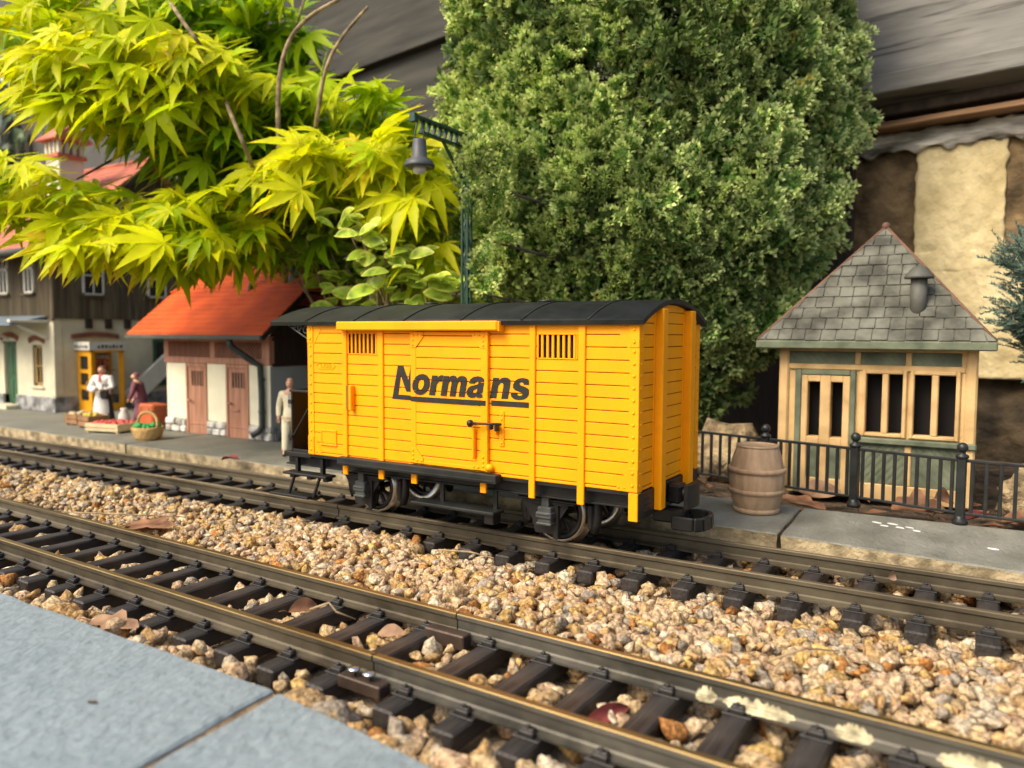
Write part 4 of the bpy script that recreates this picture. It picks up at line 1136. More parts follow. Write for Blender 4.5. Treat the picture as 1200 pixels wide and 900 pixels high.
# ================================================================== station building
st = thing('station_house', 'two-storey station house, brown boarded upper floor over cream walls, red gable roof', 'station', (-10.6, 5.55, ZP))
D_, WST = 2.75, 3.4
mb = MB()
# ground floor front wall with openings for door and windows
ops = [(-1.34, -.985, .06, .93), (-.56, -.31, .34, .90), (-2.1, -1.85, .34, .90), (-2.9, -2.65, .34, .90)]
xs_ = sorted(set([-WST, 0]+[v for o_ in ops for v in o_[:2]]))
for a, b in zip(xs_[:-1], xs_[1:]):
    o_ = [q for q in ops if abs(q[0]-a) < 1e-6 and abs(q[1]-b) < 1e-6]
    if o_:
        if o_[0][2] > .1: mb.box(a, b, 0, .08, 0, o_[0][2])
        mb.box(a, b, 0, .08, o_[0][3], 1.255)
    else: mb.box(a, b, 0, .08, 0, 1.255)
mb.box(-.08, 0, .08, D_, 0, 1.255); mb.box(-WST, -WST+.08, .08, D_, 0, 1.255); mb.box(-WST, 0, D_-.08, D_, 0, 1.255)
mb.box(-.10, .012, -.012, .10, .22, 1.255, .004)
mb.build('wall', M['cream'], st)
mb = MB(); mb.box(-.985, .018, -.03, .10, 0, .20, .008); mb.box(-WST, -1.34, -.03, .06, 0, .20, .008); mb.box(-.06, .025, .10, D_, 0, .20, .008); mb.build('stone_plinth', M['plinth'], st)
dm = MB(); dm.box(-1.325, -1.0, .045, .065, .07, .915, .003)
for a, b, z0, z1 in ((-1.30, -1.175, .12, .42), (-1.15, -1.02, .12, .42), (-1.30, -1.175, .48, .86), (-1.15, -1.02, .48, .86)): dm.box(a, b, .035, .05, z0, z1, .006)
dr_ = dm.build('door', M['doorgreen'], st)
MB().box(-1.345, -.98, -.02, .05, .915, .945, .003).build('door_frame', M['doorgreen'], dr_)
MB().ball((-1.04, .025, .44), .018, 8).build('handle', M['hut_grey'], dr_)
MB().box(-1.42, -.93, -.19, .03, 0, .06, .006).build('door_step', M['cream'], st)
def arch(parent, xc, z, w_, mb=None):
    mb = MB(); n = 9
    for k in range(n):
        a = -0.42+.84*k/(n-1); R_ = w_/2/math.sin(.42)
        x, zz = xc+R_*math.sin(a), z+R_*math.cos(a)-R_*math.cos(.42)
        mb.beam((x, -.008, zz), (x+.075*math.sin(a), -.008, zz+.075*math.cos(a)), w_/n*.86, .02, (0, 1, 0), .003)
    return mb.build('brick_arch', M['brick'], parent)
arch(st, -1.165, .955, .42); arch(st, -.435, .925, .34); arch(st, -1.975, .925, .34)
for a, b in ((-.56, -.31), (-2.1, -1.85), (-2.9, -2.65)):
    f = MB()
    for x0, x1, z0, z1 in ((a, a+.045, .34, .90), (b-.045, b, .34, .90), (a, b, .86, .90), (a, b, .34, .385), ((a+b)/2-.012, (a+b)/2+.012, .385, .86), (a+.04, b-.04, .60, .62)):
        f.box(x0, x1, .030, .062, z0, z1, .002)
    wf = f.build('window', M['frametan'], st)
    MB().box(a+.03, b-.03, .052, .058, .36, .88).build('pane', M['glassdark'], wf)
    MB().box(a-.04, b+.04, -.03, .05, .31, .338, .004).build('sill', M['cream'], wf)
# upper storey of vertical boards
mb = MB()
zU0, zU1 = 1.255, 2.20
k = 0; x = -WST-.02
while x < .02-.01:
    mb.box(x, min(x+.052, .02), -.022, .02, zU0, zU1, .002); mb.box(x+.046, x+.06, -.034, -.02, zU0, zU1, .002); x += .058
y = -.0
while y < D_:
    mb.box(-.02, .022, y, min(D_, y+.10), zU0, 2.2+max(0, 1.30-abs(y+.05-D_/2)*1.02), .002); mb.box(.02, .034, y+.085, y+.112, zU0, 2.15+max(0, 1.25-abs(y+.05-D_/2)*1.02), .002); y += .108
mb.box(-WST, 0, D_-.03, D_, zU0, zU1)
up = mb.build('boarded_storey', M['timber'], st)
mb = MB(); mb.box(-.02, .036, -.036, .02, zU0, zU1, .003); mb.box(-WST, .03, -.03, .0, zU0-.03, zU0+.002, .003); mb.build('corner_board', M['timber'], up)
for k in range(8): MB().box(-.05, .055, .42+k*.28, .50+k*.28, zU0-.13, zU0, .004).build('joist_end', M['darkwood'], st)
def upper_window(parent, axis, a, b, z0, z1):
    f = MB(); t = .026
    for u0, u1, w0, w1 in ((a, a+t, z0, z1), (b-t, b, z0, z1), (a, b, z1-t, z1), (a, b, z0, z0+t), ((a+b)/2-.009, (a+b)/2+.009, z0, z1), (a, b, z0+(z1-z0)*.66, z0+(z1-z0)*.66+.02)):
        if axis == 'x': f.box(u0, u1, -.052, -.02, w0, w1, .002)
        else: f.box(.02, .052, u0, u1, w0, w1, .002)
    o_ = f.build('window', M['framewhite'], parent)
    p = MB()
    if axis == 'x': p.box(a+.01, b-.01, -.042, -.036, z0+.01, z1-.01)
    else: p.box(.036, .042, a+.01, b-.01, z0+.01, z1-.01)
    p.build('pane', M['glassdark'], o_)
    s_ = MB()
    if axis == 'x': s_.box(a-.03, b+.03, -.075, -.03, z0-.022, z0, .003)
    else: s_.box(.03, .075, a-.03, b+.03, z0-.022, z0, .003)
    s_.build('sill', M['timber'], o_)
for a in (-.63, -1.30, -2.0, -2.7): upper_window(st, 'x', a, a+.24, 1.60, 2.10)
for a in (.38, 1.34): upper_window(st, 'y', a, a+.30, 1.585, 1.98)
upper_window(st, 'y', 1.22, 1.50, 2.45, 2.85)
# canopy over the ground floor
mb = MB(); mb.prism([(-.50, 1.16), (0, 1.275), (0, 1.30), (-.50, 1.185)], lambda a, b: (-WST, a, b), lambda a, b: (-.10, a, b)); cp = mb.build('canopy', M['canopy'], st)
mb = MB()
for x in (-.14, -1.2, -2.2): MB().beam((x, -.005, .98), (x, -.40, 1.165), .03, .03).build('bracket', M['framewhite'], cp)
MB().box(-.16, -.09, -.50, .0, 1.20, 1.235, .006).build('canopy_end', M['framewhite'], cp)
# roof, gable towards the outhouse
mb = MB(); RYs, RZs, EYs, EZs = D_/2, 3.56, -.36, 2.12
courses(mb, -WST-.3, .30, EYs, EZs, RYs, RZs, 18, th=.03); courses(mb, -WST-.3, .30, 2*RYs-EYs, EZs, RYs, RZs, 18, th=.03)
rs = mb.build('roof', MT2, st)
mb = MB(); mb.tube([(-WST-.3, RYs, RZs+.02), (.30, RYs, RZs+.02)], .035, 8); mb.build('ridge_tile', MT2, rs)
mb = MB(); mb.lathe([(.05, -WST-.3), (.05, .28)], (0, EYs-.03, EZs-.02), 10, (1, 0, 0)); mb.build('gutter', M['hut_grey'], rs)
mb = MB()
for s in (0, 1):
    a, b = ((EYs, EZs-.03), (RYs, RZs-.03)) if s == 0 else ((2*RYs-EYs, EZs-.03), (RYs, RZs-.03))
    mb.beam((.285, a[0], a[1]), (.285, b[0], b[1]), .025, .09, (0, 0, 1), .003)
mb.build('verge_board', M['darkwood'], rs)
mb = MB(); cx, cy = -.52, .50
mb.box(cx-.17, cx+.17, cy-.17, cy+.17, 2.7, 3.50, .008); mb.build('chimney', M['cream'], rs)
mb = MB(); mb.box(cx-.205, cx+.205, cy-.205, cy+.205, 3.47, 3.53, .006); mb.build('chimney_band', M['tilebrown'], rs)
mb = MB()
for dx in (-.15, -.05, .05, .15):
    for dy in (-.15, .15):
        mb.box(cx+dx-.028, cx+dx+.028, cy+dy-.028, cy+dy+.028, 3.53, 3.72, .004); mb.box(cx+dy-.027, cx+dy+.027, cy+dx-.027, cy+dx+.027, 3.531, 3.719, .004)
mb.build('chimney_pillar', M['cream'], rs)
MB().box(cx-.12, cx+.12, cy-.12, cy+.12, 3.53, 3.71).build('chimney_core', M['void'], rs)
mb = MB(); mb.prism([(-.26, 3.71), (.26, 3.71), (.26, 3.73), (0, 3.95), (-.26, 3.73)], lambda a, b: (cx-.26, cy+a, b), lambda a, b: (cx+.26, cy+a, b)); mb.build('chimney_cap', M['tilebrown'], rs)
arch2 = MB()
for k in range(17): arch2.box(.0, .022, .22+k*.04, .253+k*.04, .985+.03*math.sin(math.pi*k/16), 1.05+.03*math.sin(math.pi*k/16), .004)
arch2.build('brick_arch', M['brick'], st)
mb = MB()
for y0, y1, z0, z1 in ((1.42, 1.47, .28, .98), (1.73, 1.78, .28, .98), (1.47, 1.73, .93, .98), (1.47, 1.73, .28, .33), (1.585, 1.615, .33, .93)): mb.box(-.01, .03, y0, y1, z0, z1, .003)
wf = mb.build('window', M['doorgreen'], st); MB().box(.002, .012, 1.46, 1.74, .31, .95).build('pane', M['glassdark'], wf)
bd = MB(); bd.beam((0, 0, .02), (.05, .74, .66), .05, .26, (0, -.6, .8), .006)
ob = bd.build('leaning_board', M['signgrey'], None, (-10.35, 6.42, ZP+.10)); tag(ob, 'pale grey board leaning against the station wall behind the plum figure', 'board')

# ================================================================== yellow kiosk in front of the station side wall
ki = thing('news_kiosk', 'yellow glazed kiosk with pale sign boards against the station wall', 'kiosk', (-10.595, 5.84, ZP))
KW, KD, KH = .34, .47, .83
mb = MB()
for x0, x1, y0, y1 in ((0, .04, 0, .04), (KW-.04, KW, 0, .04), (KW-.04, KW, KD-.04, KD), (0, .04, KD-.04, KD)): mb.box(x0, x1, y0, y1, 0, KH, .004)
mb.box(0, KW, 0, KD, KH-.03, KH, .003); mb.box(.0, KW, .0, KD, 0, .03, .003)
fr = mb.build('frame', M['kyellow'], ki)
mb = MB()
for z0, z1 in ((.02, .15), (.30, .355), (.52, .57), (.75, .81)): mb.box(.04, KW-.04, .002, .03, z0, z1, .003)
for x0, x1 in ((.04, .075), (KW-.075, KW-.04)): mb.box(x0, x1, .001, .03, .03, .77, .003)
dk = mb.build('door', M['kyellow'], ki)
MB().box(.06, KW-.06, .014, .020, .14, .75).build('pane', M['glassdark'], dk)
MB().tube([(KW-.058, .0, .42), (KW-.058, -.03, .40), (KW-.058, -.03, .34), (KW-.058, .0, .32)], .008, 6).build('handle', M['kyellow'], dk)
mb = MB(); mb.box(KW-.03, KW-.012, .04, .07, .03, .80, .003); mb.box(KW-.03, KW-.012, KD-.07, KD-.04, .03, .80, .003); mb.box(KW-.03, KW-.012, .07, KD-.07, .03, .10, .003); mb.build('side_panel', M['kyellow'], ki)
mb = MB(); mb.box(.03, .05, .05, KD-.05, .05, .76); mb.build('back_panel', M['magpale'], ki)
mb = MB(); mb.box(.05, .26, .06, KD-.06, .30, .32); mb.box(.05, .22, .06, KD-.06, .54, .555); sh = mb.build('shelf', M['crate_brown'], ki)
mb = MB()
for k in range(3): MB().box(.08, .12, .08+k*.11, .165+k*.11, .555, .70, .002).build('magazine', M['magred'], sh)
for k in range(2): MB().box(.10, .15, .09+k*.13, .18+k*.13, .32, .47, .002).build('magazine', M['magpale'], sh)
mb = MB(); mb.box(-.03, KW+.03, -.035, -.012, KH+.002, KH+.115, .004); mb.box(KW+.006, KW+.03, -.010, KD+.04, KH+.002, KH+.105, .004); sg = mb.build('sign_board', M['signgrey'], ki)
r_ = random.Random(3); mb = MB()
for k in range(7): mb.box(.03+k*.045, .03+k*.045+r_.uniform(.02, .034), -.0375, -.034, KH+.03, KH+.06+r_.uniform(0, .02), .0)
for k in range(7): mb.box(KW+.028, KW+.0325, .08+k*.052, .08+k*.052+r_.uniform(.024, .04), KH+.03, KH+.06+r_.uniform(0, .02), .0)
mb.build('sign_strokes', M['dark_cloth'], sg)

# ================================================================== miniature figures
def skin_mesh(name, joints, edges, m, parent=None, sub=2, root=0, extra=None):
    me = bpy.data.meshes.new(name)
    me.from_pydata([j[:3] for j in joints], edges, [])
    o = bpy.data.objects.new(name, me); col.objects.link(o)
    md = o.modifiers.new('Skin', 'SKIN'); md.use_smooth_shade = True
    if not me.skin_vertices: 
        b = bmesh.new(); b.from_mesh(me); b.verts.layers.skin.verify(); b.to_mesh(me); b.free()
    for i, j in enumerate(joints):
        sv = me.skin_vertices[0].data[i]; sv.radius = (j[3], j[4] if len(j) > 4 else j[3]); sv.use_root = (i == root)
    ss = o.modifiers.new('Sub', 'SUBSURF'); ss.levels = sub; ss.render_levels = sub
    dg = bpy.context.evaluated_depsgraph_get(); dg.update()
    m2 = bpy.data.meshes.new_from_object(o.evaluated_get(dg))
    bpy.data.objects.remove(o); bpy.data.meshes.remove(me)
    v = [p.co[:] for p in m2.vertices]; f = [list(p.vertices) for p in m2.polygons]
    bpy.data.meshes.remove(m2)
    return v, f
def person(name_label, cat, loc, rz, H, pose, mats, hairm, hat=None, lean=0.0):
    """a standing miniature figure; unit height 1 scaled by H; faces -Y before rotation"""
    t = thing('person', name_label, cat, loc, rz)
    P = dict(hip=.50, knee=.27, sho=.815, shw=.105, hipw=.055)
    LH, RH = pose['hands']; LE, RE = pose['elbows']; LF, RF = pose['feet']; LK, RK = pose['knees']
    J = [(0, 0, .52, .085, .06), (0, .0, .62, .078, .055), (0, lean*.4-.0, .73, .095, .06), (0, lean*.8, .82, .07, .05), (0, lean, .865, .032, .034), (0, lean-.004, .90, .034, .036)]
    E = [(0, 1), (1, 2), (2, 3), (3, 4), (4, 5)]
    def chain(start, pts):
        prev = start
        for p in pts: J.append(p); E.append((prev, len(J)-1)); prev = len(J)-1
        return prev
    for s, K, F in ((-1, LK, LF), (1, RK, RF)):
        chain(0, [(s*.055, .0, .47, .058), (s*.055+K[0], K[1], K[2], .042), (s*.055+F[0], F[1], F[2]+.05, .028), (s*.055+F[0], F[1]-.02, F[2]+.022, .026), (s*.055+F[0]*1.05, F[1]-.09, F[2]+.015, .020)])
    for s, El, Ha in ((-1, LE, LH), (1, RE, RH)):
        e = Vector((El[0], El[1], El[2])); h = Vector(Ha)
        d = (h-e).normalized()
        chain(3, [(s*.105, lean*.8, .805, .036), (e.x, e.y, e.z, .029), (h.x-d.x*.03, h.y-d.y*.03, h.z-d.z*.03, .019), (h.x, h.y, h.z, .022, .014), (h.x+d.x*.02, h.y+d.y*.02, h.z+d.z*.02, .022, .013)])
    v, f = skin_mesh('body', J, E, None)
    mb = MB(); mb.add([(p[0]*H, p[1]*H, p[2]*H) for p in v], f, 0, True)
    # head with face, joined into the same body mesh
    hc = Vector((0, lean-.012, .935))
    mb.ball(hc*H, .052*H, 16, 0, .86, 1.0, 1.22)
    mb.ball((hc+Vector((0, -.052, -.008)))*H, .010*H, 8, 0, .8, 1.2, 1.3)
    for s in (-1, 1):
        mb.ball((hc+Vector((s*.046, .002, -.004)))*H, .012*H, 8, 0, .5, .9, 1.3)
        mb.ball((hc+Vector((s*.018, -.045, .006)))*H, .0065*H, 6, 1)
    mb.ball((hc+Vector((0, -.047, -.030)))*H, .009*H, 6, 2, 1.5, .6, .5)
    # five fingers on each hand, slightly curled
    for s, El, Ha in ((-1, LE, LH), (1, RE, RH)):
        e = Vector(El); h = Vector(Ha); d = (h-e).normalized()
        side = d.cross(Vector((0, 0, 1))); side = side.normalized() if side.length > .1 else Vector((1, 0, 0)); nrm = side.cross(d)
        for k, L_ in enumerate((.026, .030, .028, .022)):
            b0 = h+d*.022+side*(k-1.5)*.009
            mb.tube([b0*H, (b0+d*L_*.55-nrm*.003)*H, (b0+d*L_-nrm*.012)*H], [.0052*H, .005*H, .0035*H], 6)
        b0 = h+side*.016
        mb.tube([b0*H, (b0+side*.012+d*.012)*H, (b0+side*.014+d*.026-nrm*.004)*H], [.006*H, .0055*H, .004*H], 6)
    mb.build('body', [M['skin'], M['eye'], M['lip']], t)
    # hair
    mb = MB(); c = hc+Vector((0, .010, .014)); n = 14
    vs, fs = [], []
    for i in range(7):
        th = i/6*1.75
        for k in range(n):
            an = 2*math.pi*k/n
            lim = th if math.sin(an) > -.35 else min(th, .95)
            vs.append((c+Vector((math.sin(lim)*math.cos(an)*.052, math.sin(lim)*math.sin(an)*.058, math.cos(lim)*.064)))*H)
    for i in range(6):
        for k in range(n): fs.append((i*n+k, i*n+(k+1) % n, (i+1)*n+(k+1) % n, (i+1)*n+k))
    mb.add(vs, fs, 0, True); mb.build('hair', hairm, t)
    # sleeves and torso garment
    def garment(nm, J2, E2, m):
        v, f = skin_mesh(nm, J2, E2, None)
        g = MB(); g.add([(p[0]*H, p[1]*H, p[2]*H) for p in v], f, 0, True); return g.build(nm, m, t)
    J2 = [(0, 0, .455, .112, .088), (0, 0, .55, .106, .082), (0, .0, .63, .086, .063), (0, lean*.4, .73, .104, .07), (0, lean*.8, .82, .08, .058), (0, lean*.9, .85, .045, .042)]
    E2 = [(0, 1), (1, 2), (2, 3), (3, 4), (4, 5)]
    for s, El, Ha in ((-1, LE, LH), (1, RE, RH)):
        e = Vector(El); h = Vector(Ha); d = (h-e).normalized(); wv = h-d*.03
        i0 = len(J2); J2 += [(s*.108, lean*.8, .808, .045), (e.x, e.y, e.z, .038), (wv.x, wv.y, wv.z, .029)]
        E2 += [(4, i0), (i0, i0+1), (i0+1, i0+2)]
    garment(mats[0][0], J2, E2, mats[0][1])
    if mats[1][0] == 'trousers':
        J3 = [(0, 0, .53, .09, .068)]; E3 = []
        for s, K, F in ((-1, LK, LF), (1, RK, RF)):
            i0 = len(J3); J3 += [(s*.058, 0, .46, .066), (s*.055+K[0], K[1], K[2], .052), (s*.055+F[0], F[1], F[2]+.05, .044)]
            E3 += [(0, i0), (i0, i0+1), (i0+1, i0+2)]
        garment('trousers', J3, E3, mats[1][1])
    else:
        mb = MB(); rows = [(.085, .062, .56), (.10, .075, .48), (.115, .09, .36), (.13, .105, .20), (.145, .12, mats[1][2])]
        vs, fs = [], []; n = 20
        for a, b, z in rows:
            for k in range(n):
                an = 2*math.pi*k/n; rr = 1+.05*math.cos(an*5)*(1-z)
                vs.append((a*math.cos(an)*rr*H, b*math.sin(an)*rr*H, z*H))
        for i in range(len(rows)-1):
            for k in range(n): fs.append((i*n+k, i*n+(k+1) % n, (i+1)*n+(k+1) % n, (i+1)*n+k))
        mb.add(vs, fs, 0, True); mb.build('skirt', mats[1][1], t)
    for s, F in ((-1, LF), (1, RF)):
        mb = MB(); x, y, z = s*.055+F[0], F[1], F[2]
        mb.ball((x*H, (y-.045)*H, (z+.018)*H), .03*H, 10, 0, .85, 2.1, .62)
        mb.build('shoe', M['dark_cloth'], t)
    return t
# woman in white at the kiosk
wm = person('woman in white blouse and long white apron with red neckerchief, standing before the yellow kiosk', 'person', (-8.98, 5.25, ZP), RAD(22), .67,
            dict(hands=((-.07, -.17, .60), (.09, -.16, .60)), elbows=((-.15, -.04, .63), (.16, -.03, .63)), feet=((0, 0, 0), (0, .02, 0)), knees=((0, -.01, .27), (0, 0, .27))),
            [('blouse', M['white_cloth']), ('skirt', M['dark_cloth'], .06)], M['hairbrown'])
mb = MB(); H = .66; vs, fs = [], []
for i, (z, w_, d_) in enumerate(((.58, .07, .075), (.48, .09, .088), (.36, .105, .102), (.22, .115, .118), (.09, .11, .132))):
    for k in range(9):
        an = -math.pi/2+(k-4)/4*1.15
        vs.append((w_*1.1*math.cos(an)*H, d_*math.sin(an)*H, z*H))
for i in range(4):
    for k in range(8): fs.append((i*9+k, i*9+k+1, (i+1)*9+k+1, (i+1)*9+k))
mb.add(vs, fs, 0, True); mb.build('apron', M['white_cloth'], wm)
mb = MB(); mb.lathe([(.04*H, .845*H), (.05*H, .86*H), (.035*H, .88*H)], (0, -.003, 0), 12); mb.beam((0, -.06*H, .85*H), (.01*H, -.085*H, .74*H), .02*H, .008*H); mb.build('scarf', M['red_cloth'], wm)
mb = MB(); mb.ball((0, 0, 0), .055, 12, 0, 1.2, .9, .6); mb.ball((.045, -.01, .02), .04, 10, 0, 1, .8, .7); mb.ball((-.045, 0, .01), .036, 10)
bn = mb.build('bundle', M['white_cloth'], None, (-8.935, 5.11, ZP+.40)); tag(bn, 'white cloth bundle held in the arms of the woman in the apron', 'bundle')
mb = MB(); mb.box(-.06, .06, -.03, .03, 0, .12, .02); mb.tube([(-.04, 0, .11), (-.02, 0, .17), (.02, 0, .17), (.04, 0, .11)], .008, 6)
hb = mb.build('handbag', M['dark_cloth'], None, (-8.87, 5.20, ZP+.29)); tag(hb, 'small dark bag hanging at the side of the woman in white', 'bag')
wm.scale = (1.38, 1.38, 1.0)
# stooping plum figure
pw = person('person in long plum coat and headscarf, stooping over the market goods beside the orange trunk', 'person', (-8.45, 5.40, ZP), RAD(-50), .60,
            dict(hands=((-.09, -.15, .46), (.10, -.15, .48)), elbows=((-.14, -.08, .60), (.15, -.08, .60)), feet=((0, 0, 0), (0, .03, 0)), knees=((0, -.01, .27), (0, 0, .27))),
            [('coat', M['purple_cloth']), ('skirt', M['purple_cloth'], .10)], M['purple_cloth'], lean=-.07)
pw.scale = (1.35, 1.35, 1.0)
# man in a pale suit
man = person('man in pale cream suit with bare head, walking beside the grey outhouse wall', 'person', (-5.25, 4.76, ZP), RAD(35), .675,
             dict(hands=((-.15, -.02, .47), (.155, .03, .47)), elbows=((-.155, .02, .63), (.16, .03, .63)), feet=((.0, -.09, .0), (.0, .09, .0)), knees=((.0, -.05, .27), (.0, .02, .265))),
             [('jacket', M['cream_cloth']), ('trousers', M['cream_cloth'])], M['skin'])
mb = MB(); mb.beam((0, -.072*.69, .80*.69), (0, -.078*.69, .62*.69), .014, .004, (0, 1, 0)); mb.build('tie', M['greywall'], man)

# market goods on the platform
def crate(label, x, y, w_, d_, h_, rz, m, fruit, n):
    t = thing('market_crate', label, 'crate', (x, y, ZP), rz)
    mb = MB(); s = .018
    mb.box(-w_/2, w_/2, -d_/2, d_/2, .02, .04, .003)
    for yy in (-d_/2, d_/2-s):
        mb.box(-w_/2, w_/2, yy, yy+s, .04, h_*.52, .003); mb.box(-w_/2, w_/2, yy, yy+s, h_*.58, h_, .003)
    for xx in (-w_/2, w_/2-s): mb.box(xx, xx+s, -d_/2+s, d_/2-s, .04, h_, .003)
    for xx in (-w_/2+.01, w_/2-.04):
        for yy in (-d_/2+.01, d_/2-.04): mb.box(xx, xx+.03, yy, yy+.03, 0, .05, .003)
    mb.build('box', m, t)
    mb = MB(); r = random.Random(int(x*100))
    for k in range(n): mb.ball((r.uniform(-w_/2+.035, w_/2-.035), r.uniform(-d_/2+.035, d_/2-.035), h_*r.uniform(.75, 1.05)), r.uniform(.022, .032), 8)
    mb.build('produce', fruit, t)
    return t
crate('pale low wooden crate piled with red fruit in front of the woman in white', -8.08, 4.82, .44, .32, .10, .25, M['crate_pale'], M['fruit_red'], 60)
crate('small brown crate of pale produce at the left of the market goods', -9.02, 4.98, .22, .22, .13, .1, M['crate_brown'], M['crate_pale'], 16)
crate('small brown crate of yellow fruit beside the apron of the woman in white', -8.62, 4.92, .26, .24, .14, -.1, M['crate_brown'], M['fruit_yellow'], 20)
t = thing('basket', 'round wicker basket with hooped handle and bright green filling at the platform edge', 'basket', (-7.20, 4.66, ZP))
mb = MB(); mb.lathe([(.0, .01), (.115, .0), (.135, .04), (.15, .09), (.158, .125), (.15, .132), (.135, .11), (.0, .105)], (0, 0, 0), 24); mb.build('bowl', M['wicker'], t)
mb = MB(); mb.tube([(.150*math.cos(a), .02*math.sin(a*2), .12+.155*math.sin(a)) for a in [math.pi*i/16 for i in range(17)]], .014, 8); mb.build('handle', M['wicker'], t)
mb = MB(); r_ = random.Random(4)
for k in range(26): mb.ball((r_.uniform(-.1, .1), r_.uniform(-.1, .1), .12+r_.uniform(0, .03)), .03, 8)
mb.build('filling', M['green_item'], t)
t = thing('travel_trunk', 'orange-red travel trunk standing between the plum figure and the outhouse', 'trunk', (-7.98, 5.24, ZP), -.05)
mb = MB(); mb.box(-.14, .14, -.10, .10, .03, .28, .018); mb.build('body', M['trunkred'], t)
mb = MB(); mb.box(-.145, .145, -.105, .105, 0, .03, .004); mb.build('base', M['dark_cloth'], t)
mb = MB(); mb.box(-.142, .142, -.103, .103, .205, .215, .002)
for x in (-.08, .08): mb.box(x-.012, x+.012, -.106, -.1, .21, .25, .002)
mb.build('clasp', M['crate_brown'], t)
mb = MB(); mb.lathe([(.0, 0), (.06, .0), (.072, .05), (.06, .13), (.034, .18), (.04, .205), (.015, .205)], (0, 0, 0), 14)
tag(mb.build('sack', M['sack'], None, (-8.45, 5.18, ZP)), 'pale upright sack standing beside the plum figure', 'sack')

# ================================================================== ochre shelter with the slate roof
hx0, hx1, hy0, hy1 = -1.262, -.070, 5.70, 6.85
hut = thing('shelter', 'ochre and grey-green resin shelter with pyramid slate roof and dark openings', 'shelter', (hx0, hy0, 0))
HW, HD = hx1-hx0, hy1-hy0
k_ = .93            # local x scale from the measured front
def hxs(u): return u/1.277*HW
def hz(z): return 1.11-(1.11-z)*.966
ZT = 1.055
wins = [(hxs(.597), hxs(.705)), (hxs(.744), hxs(.837)), (hxs(.907), hxs(1.017)), (hxs(1.058), hxs(1.164))]
dws = [(hxs(.197), hxs(.286)), (hxs(.36), hxs(.444))]
WZ0, WZ1, DZ0, DZ1 = hz(.432), hz(.845), hz(.379), hz(.776)
mb = MB(); T = .06
opn = sorted([(a, b, DZ0, DZ1) for a, b in dws]+[(a, b, WZ0, WZ1) for a, b in wins])
xs_ = [0]+[v for o_ in opn for v in o_[:2]]+[HW]
for i in range(len(xs_)-1):
    a, b = xs_[i], xs_[i+1]
    if i % 2 == 0: mb.box(a, b, 0, T, 0, ZT)
    else:
        _, _, z0, z1 = opn[i//2]
        mb.box(a, b, 0, T, 0, z0); mb.box(a, b, 0, T, z1, ZT)
mb.box(0, T, T, HD, 0, ZT); mb.box(HW-T, HW, T, HD, 0, ZT); mb.box(T, HW-T, HD-T, HD, 0, ZT)
mb.box(T, HW-T, T, HD-T, 0, .02, 0, 1)
MB().box(T+.002, HW-T-.002, .12, .13, .02, ZT-.01).build('backing', M['void'], hut)  # black sheet puts the darkness of the unlit interior into its colour
mb.build('wall', [M['hut_ochre'], M['void']], hut)
mb = MB()
mb.box(-.012, .055, -.022, .03, 0, ZT, .012); mb.box(HW-.055, HW+.012, -.022, .03, 0, ZT, .012)
mb.box(.055, HW-.055, -.018, .01, hz(.995), ZT, .008); mb.box(.055, HW-.055, -.018, .01, hz(.862), hz(.905), .008)
for u in (.538, .868): mb.box(hxs(u)-.018, hxs(u)+.018, -.018, .01, hz(.905), hz(.995), .006)
mb.box(hxs(.56), HW-.055, -.016, .01, 0, hz(.075), .006); mb.box(hxs(.86), hxs(.905), -.016, .01, hz(.075), hz(.355), .006)
mb.box(hxs(.55), hxs(.597)-.004, -.016, .01, hz(.40), hz(.862), .006); mb.box(HW-.075, HW-.05, -.014, .01, hz(.40), hz(.862), .005)
mb.build('raised_frame', M['hut_ochre'], hut)
for ga in ((wins[0][0], wins[1][1]), (wins[2][0], wins[3][1])):
    a, b = ga; mb = MB(); t_ = .024
    m0 = (wins[0][1], wins[1][0]) if a == wins[0][0] else (wins[2][1], wins[3][0])
    for x0, x1, z0, z1 in ((a-t_, a+.001, WZ0-t_, WZ1+t_), (b-.001, b+t_, WZ0-t_, WZ1+t_), (a, b, WZ1-.001, WZ1+t_), (a, b, WZ0-t_, WZ0+.001), (m0[0]-.001, m0[1]+.001, WZ0, WZ1)):
        mb.box(x0, x1, -.024, .02, z0, z1, .006)
    mb.build('window', M['hut_ochre'], hut)
mb = MB(); a, b = hxs(.153), hxs(.492)
for x0, x1, z0, z1 in ((a, dws[0][0]+.001, .0, hz(.825)), (dws[1][1]-.001, b, .0, hz(.825)), (dws[0][1], dws[1][0], .0, hz(.825)), (dws[0][0], dws[0][1], DZ1, hz(.825)), (dws[1][0], dws[1][1], DZ1, hz(.825)), (dws[0][0], dws[0][1], hz(.32), DZ0), (dws[1][0], dws[1][1], hz(.32), DZ0), (dws[0][0], dws[0][1], 0, hz(.08)), (dws[1][0], dws[1][1], 0, hz(.08))):
    mb.box(x0, x1, -.020, .01, z0, z1, .005)
dh = mb.build('door', M['hut_ochre'], hut)
mb = MB()
for a, b in dws: mb.box(a, b, -.008, .004, hz(.08), hz(.32))
mb.build('door_panel', M['hut_green'], dh)
mb = MB()
for x0, x1, z0, z1 in ((hxs(.108), hxs(.153), 0, hz(.862)), (hxs(.492), hxs(.53), 0, hz(.862)), (hxs(.153), hxs(.492), hz(.825), hz(.862))): mb.box(x0, x1, -.026, .01, z0, z1, .006)
mb.build('door_frame', M['hut_green'], dh)
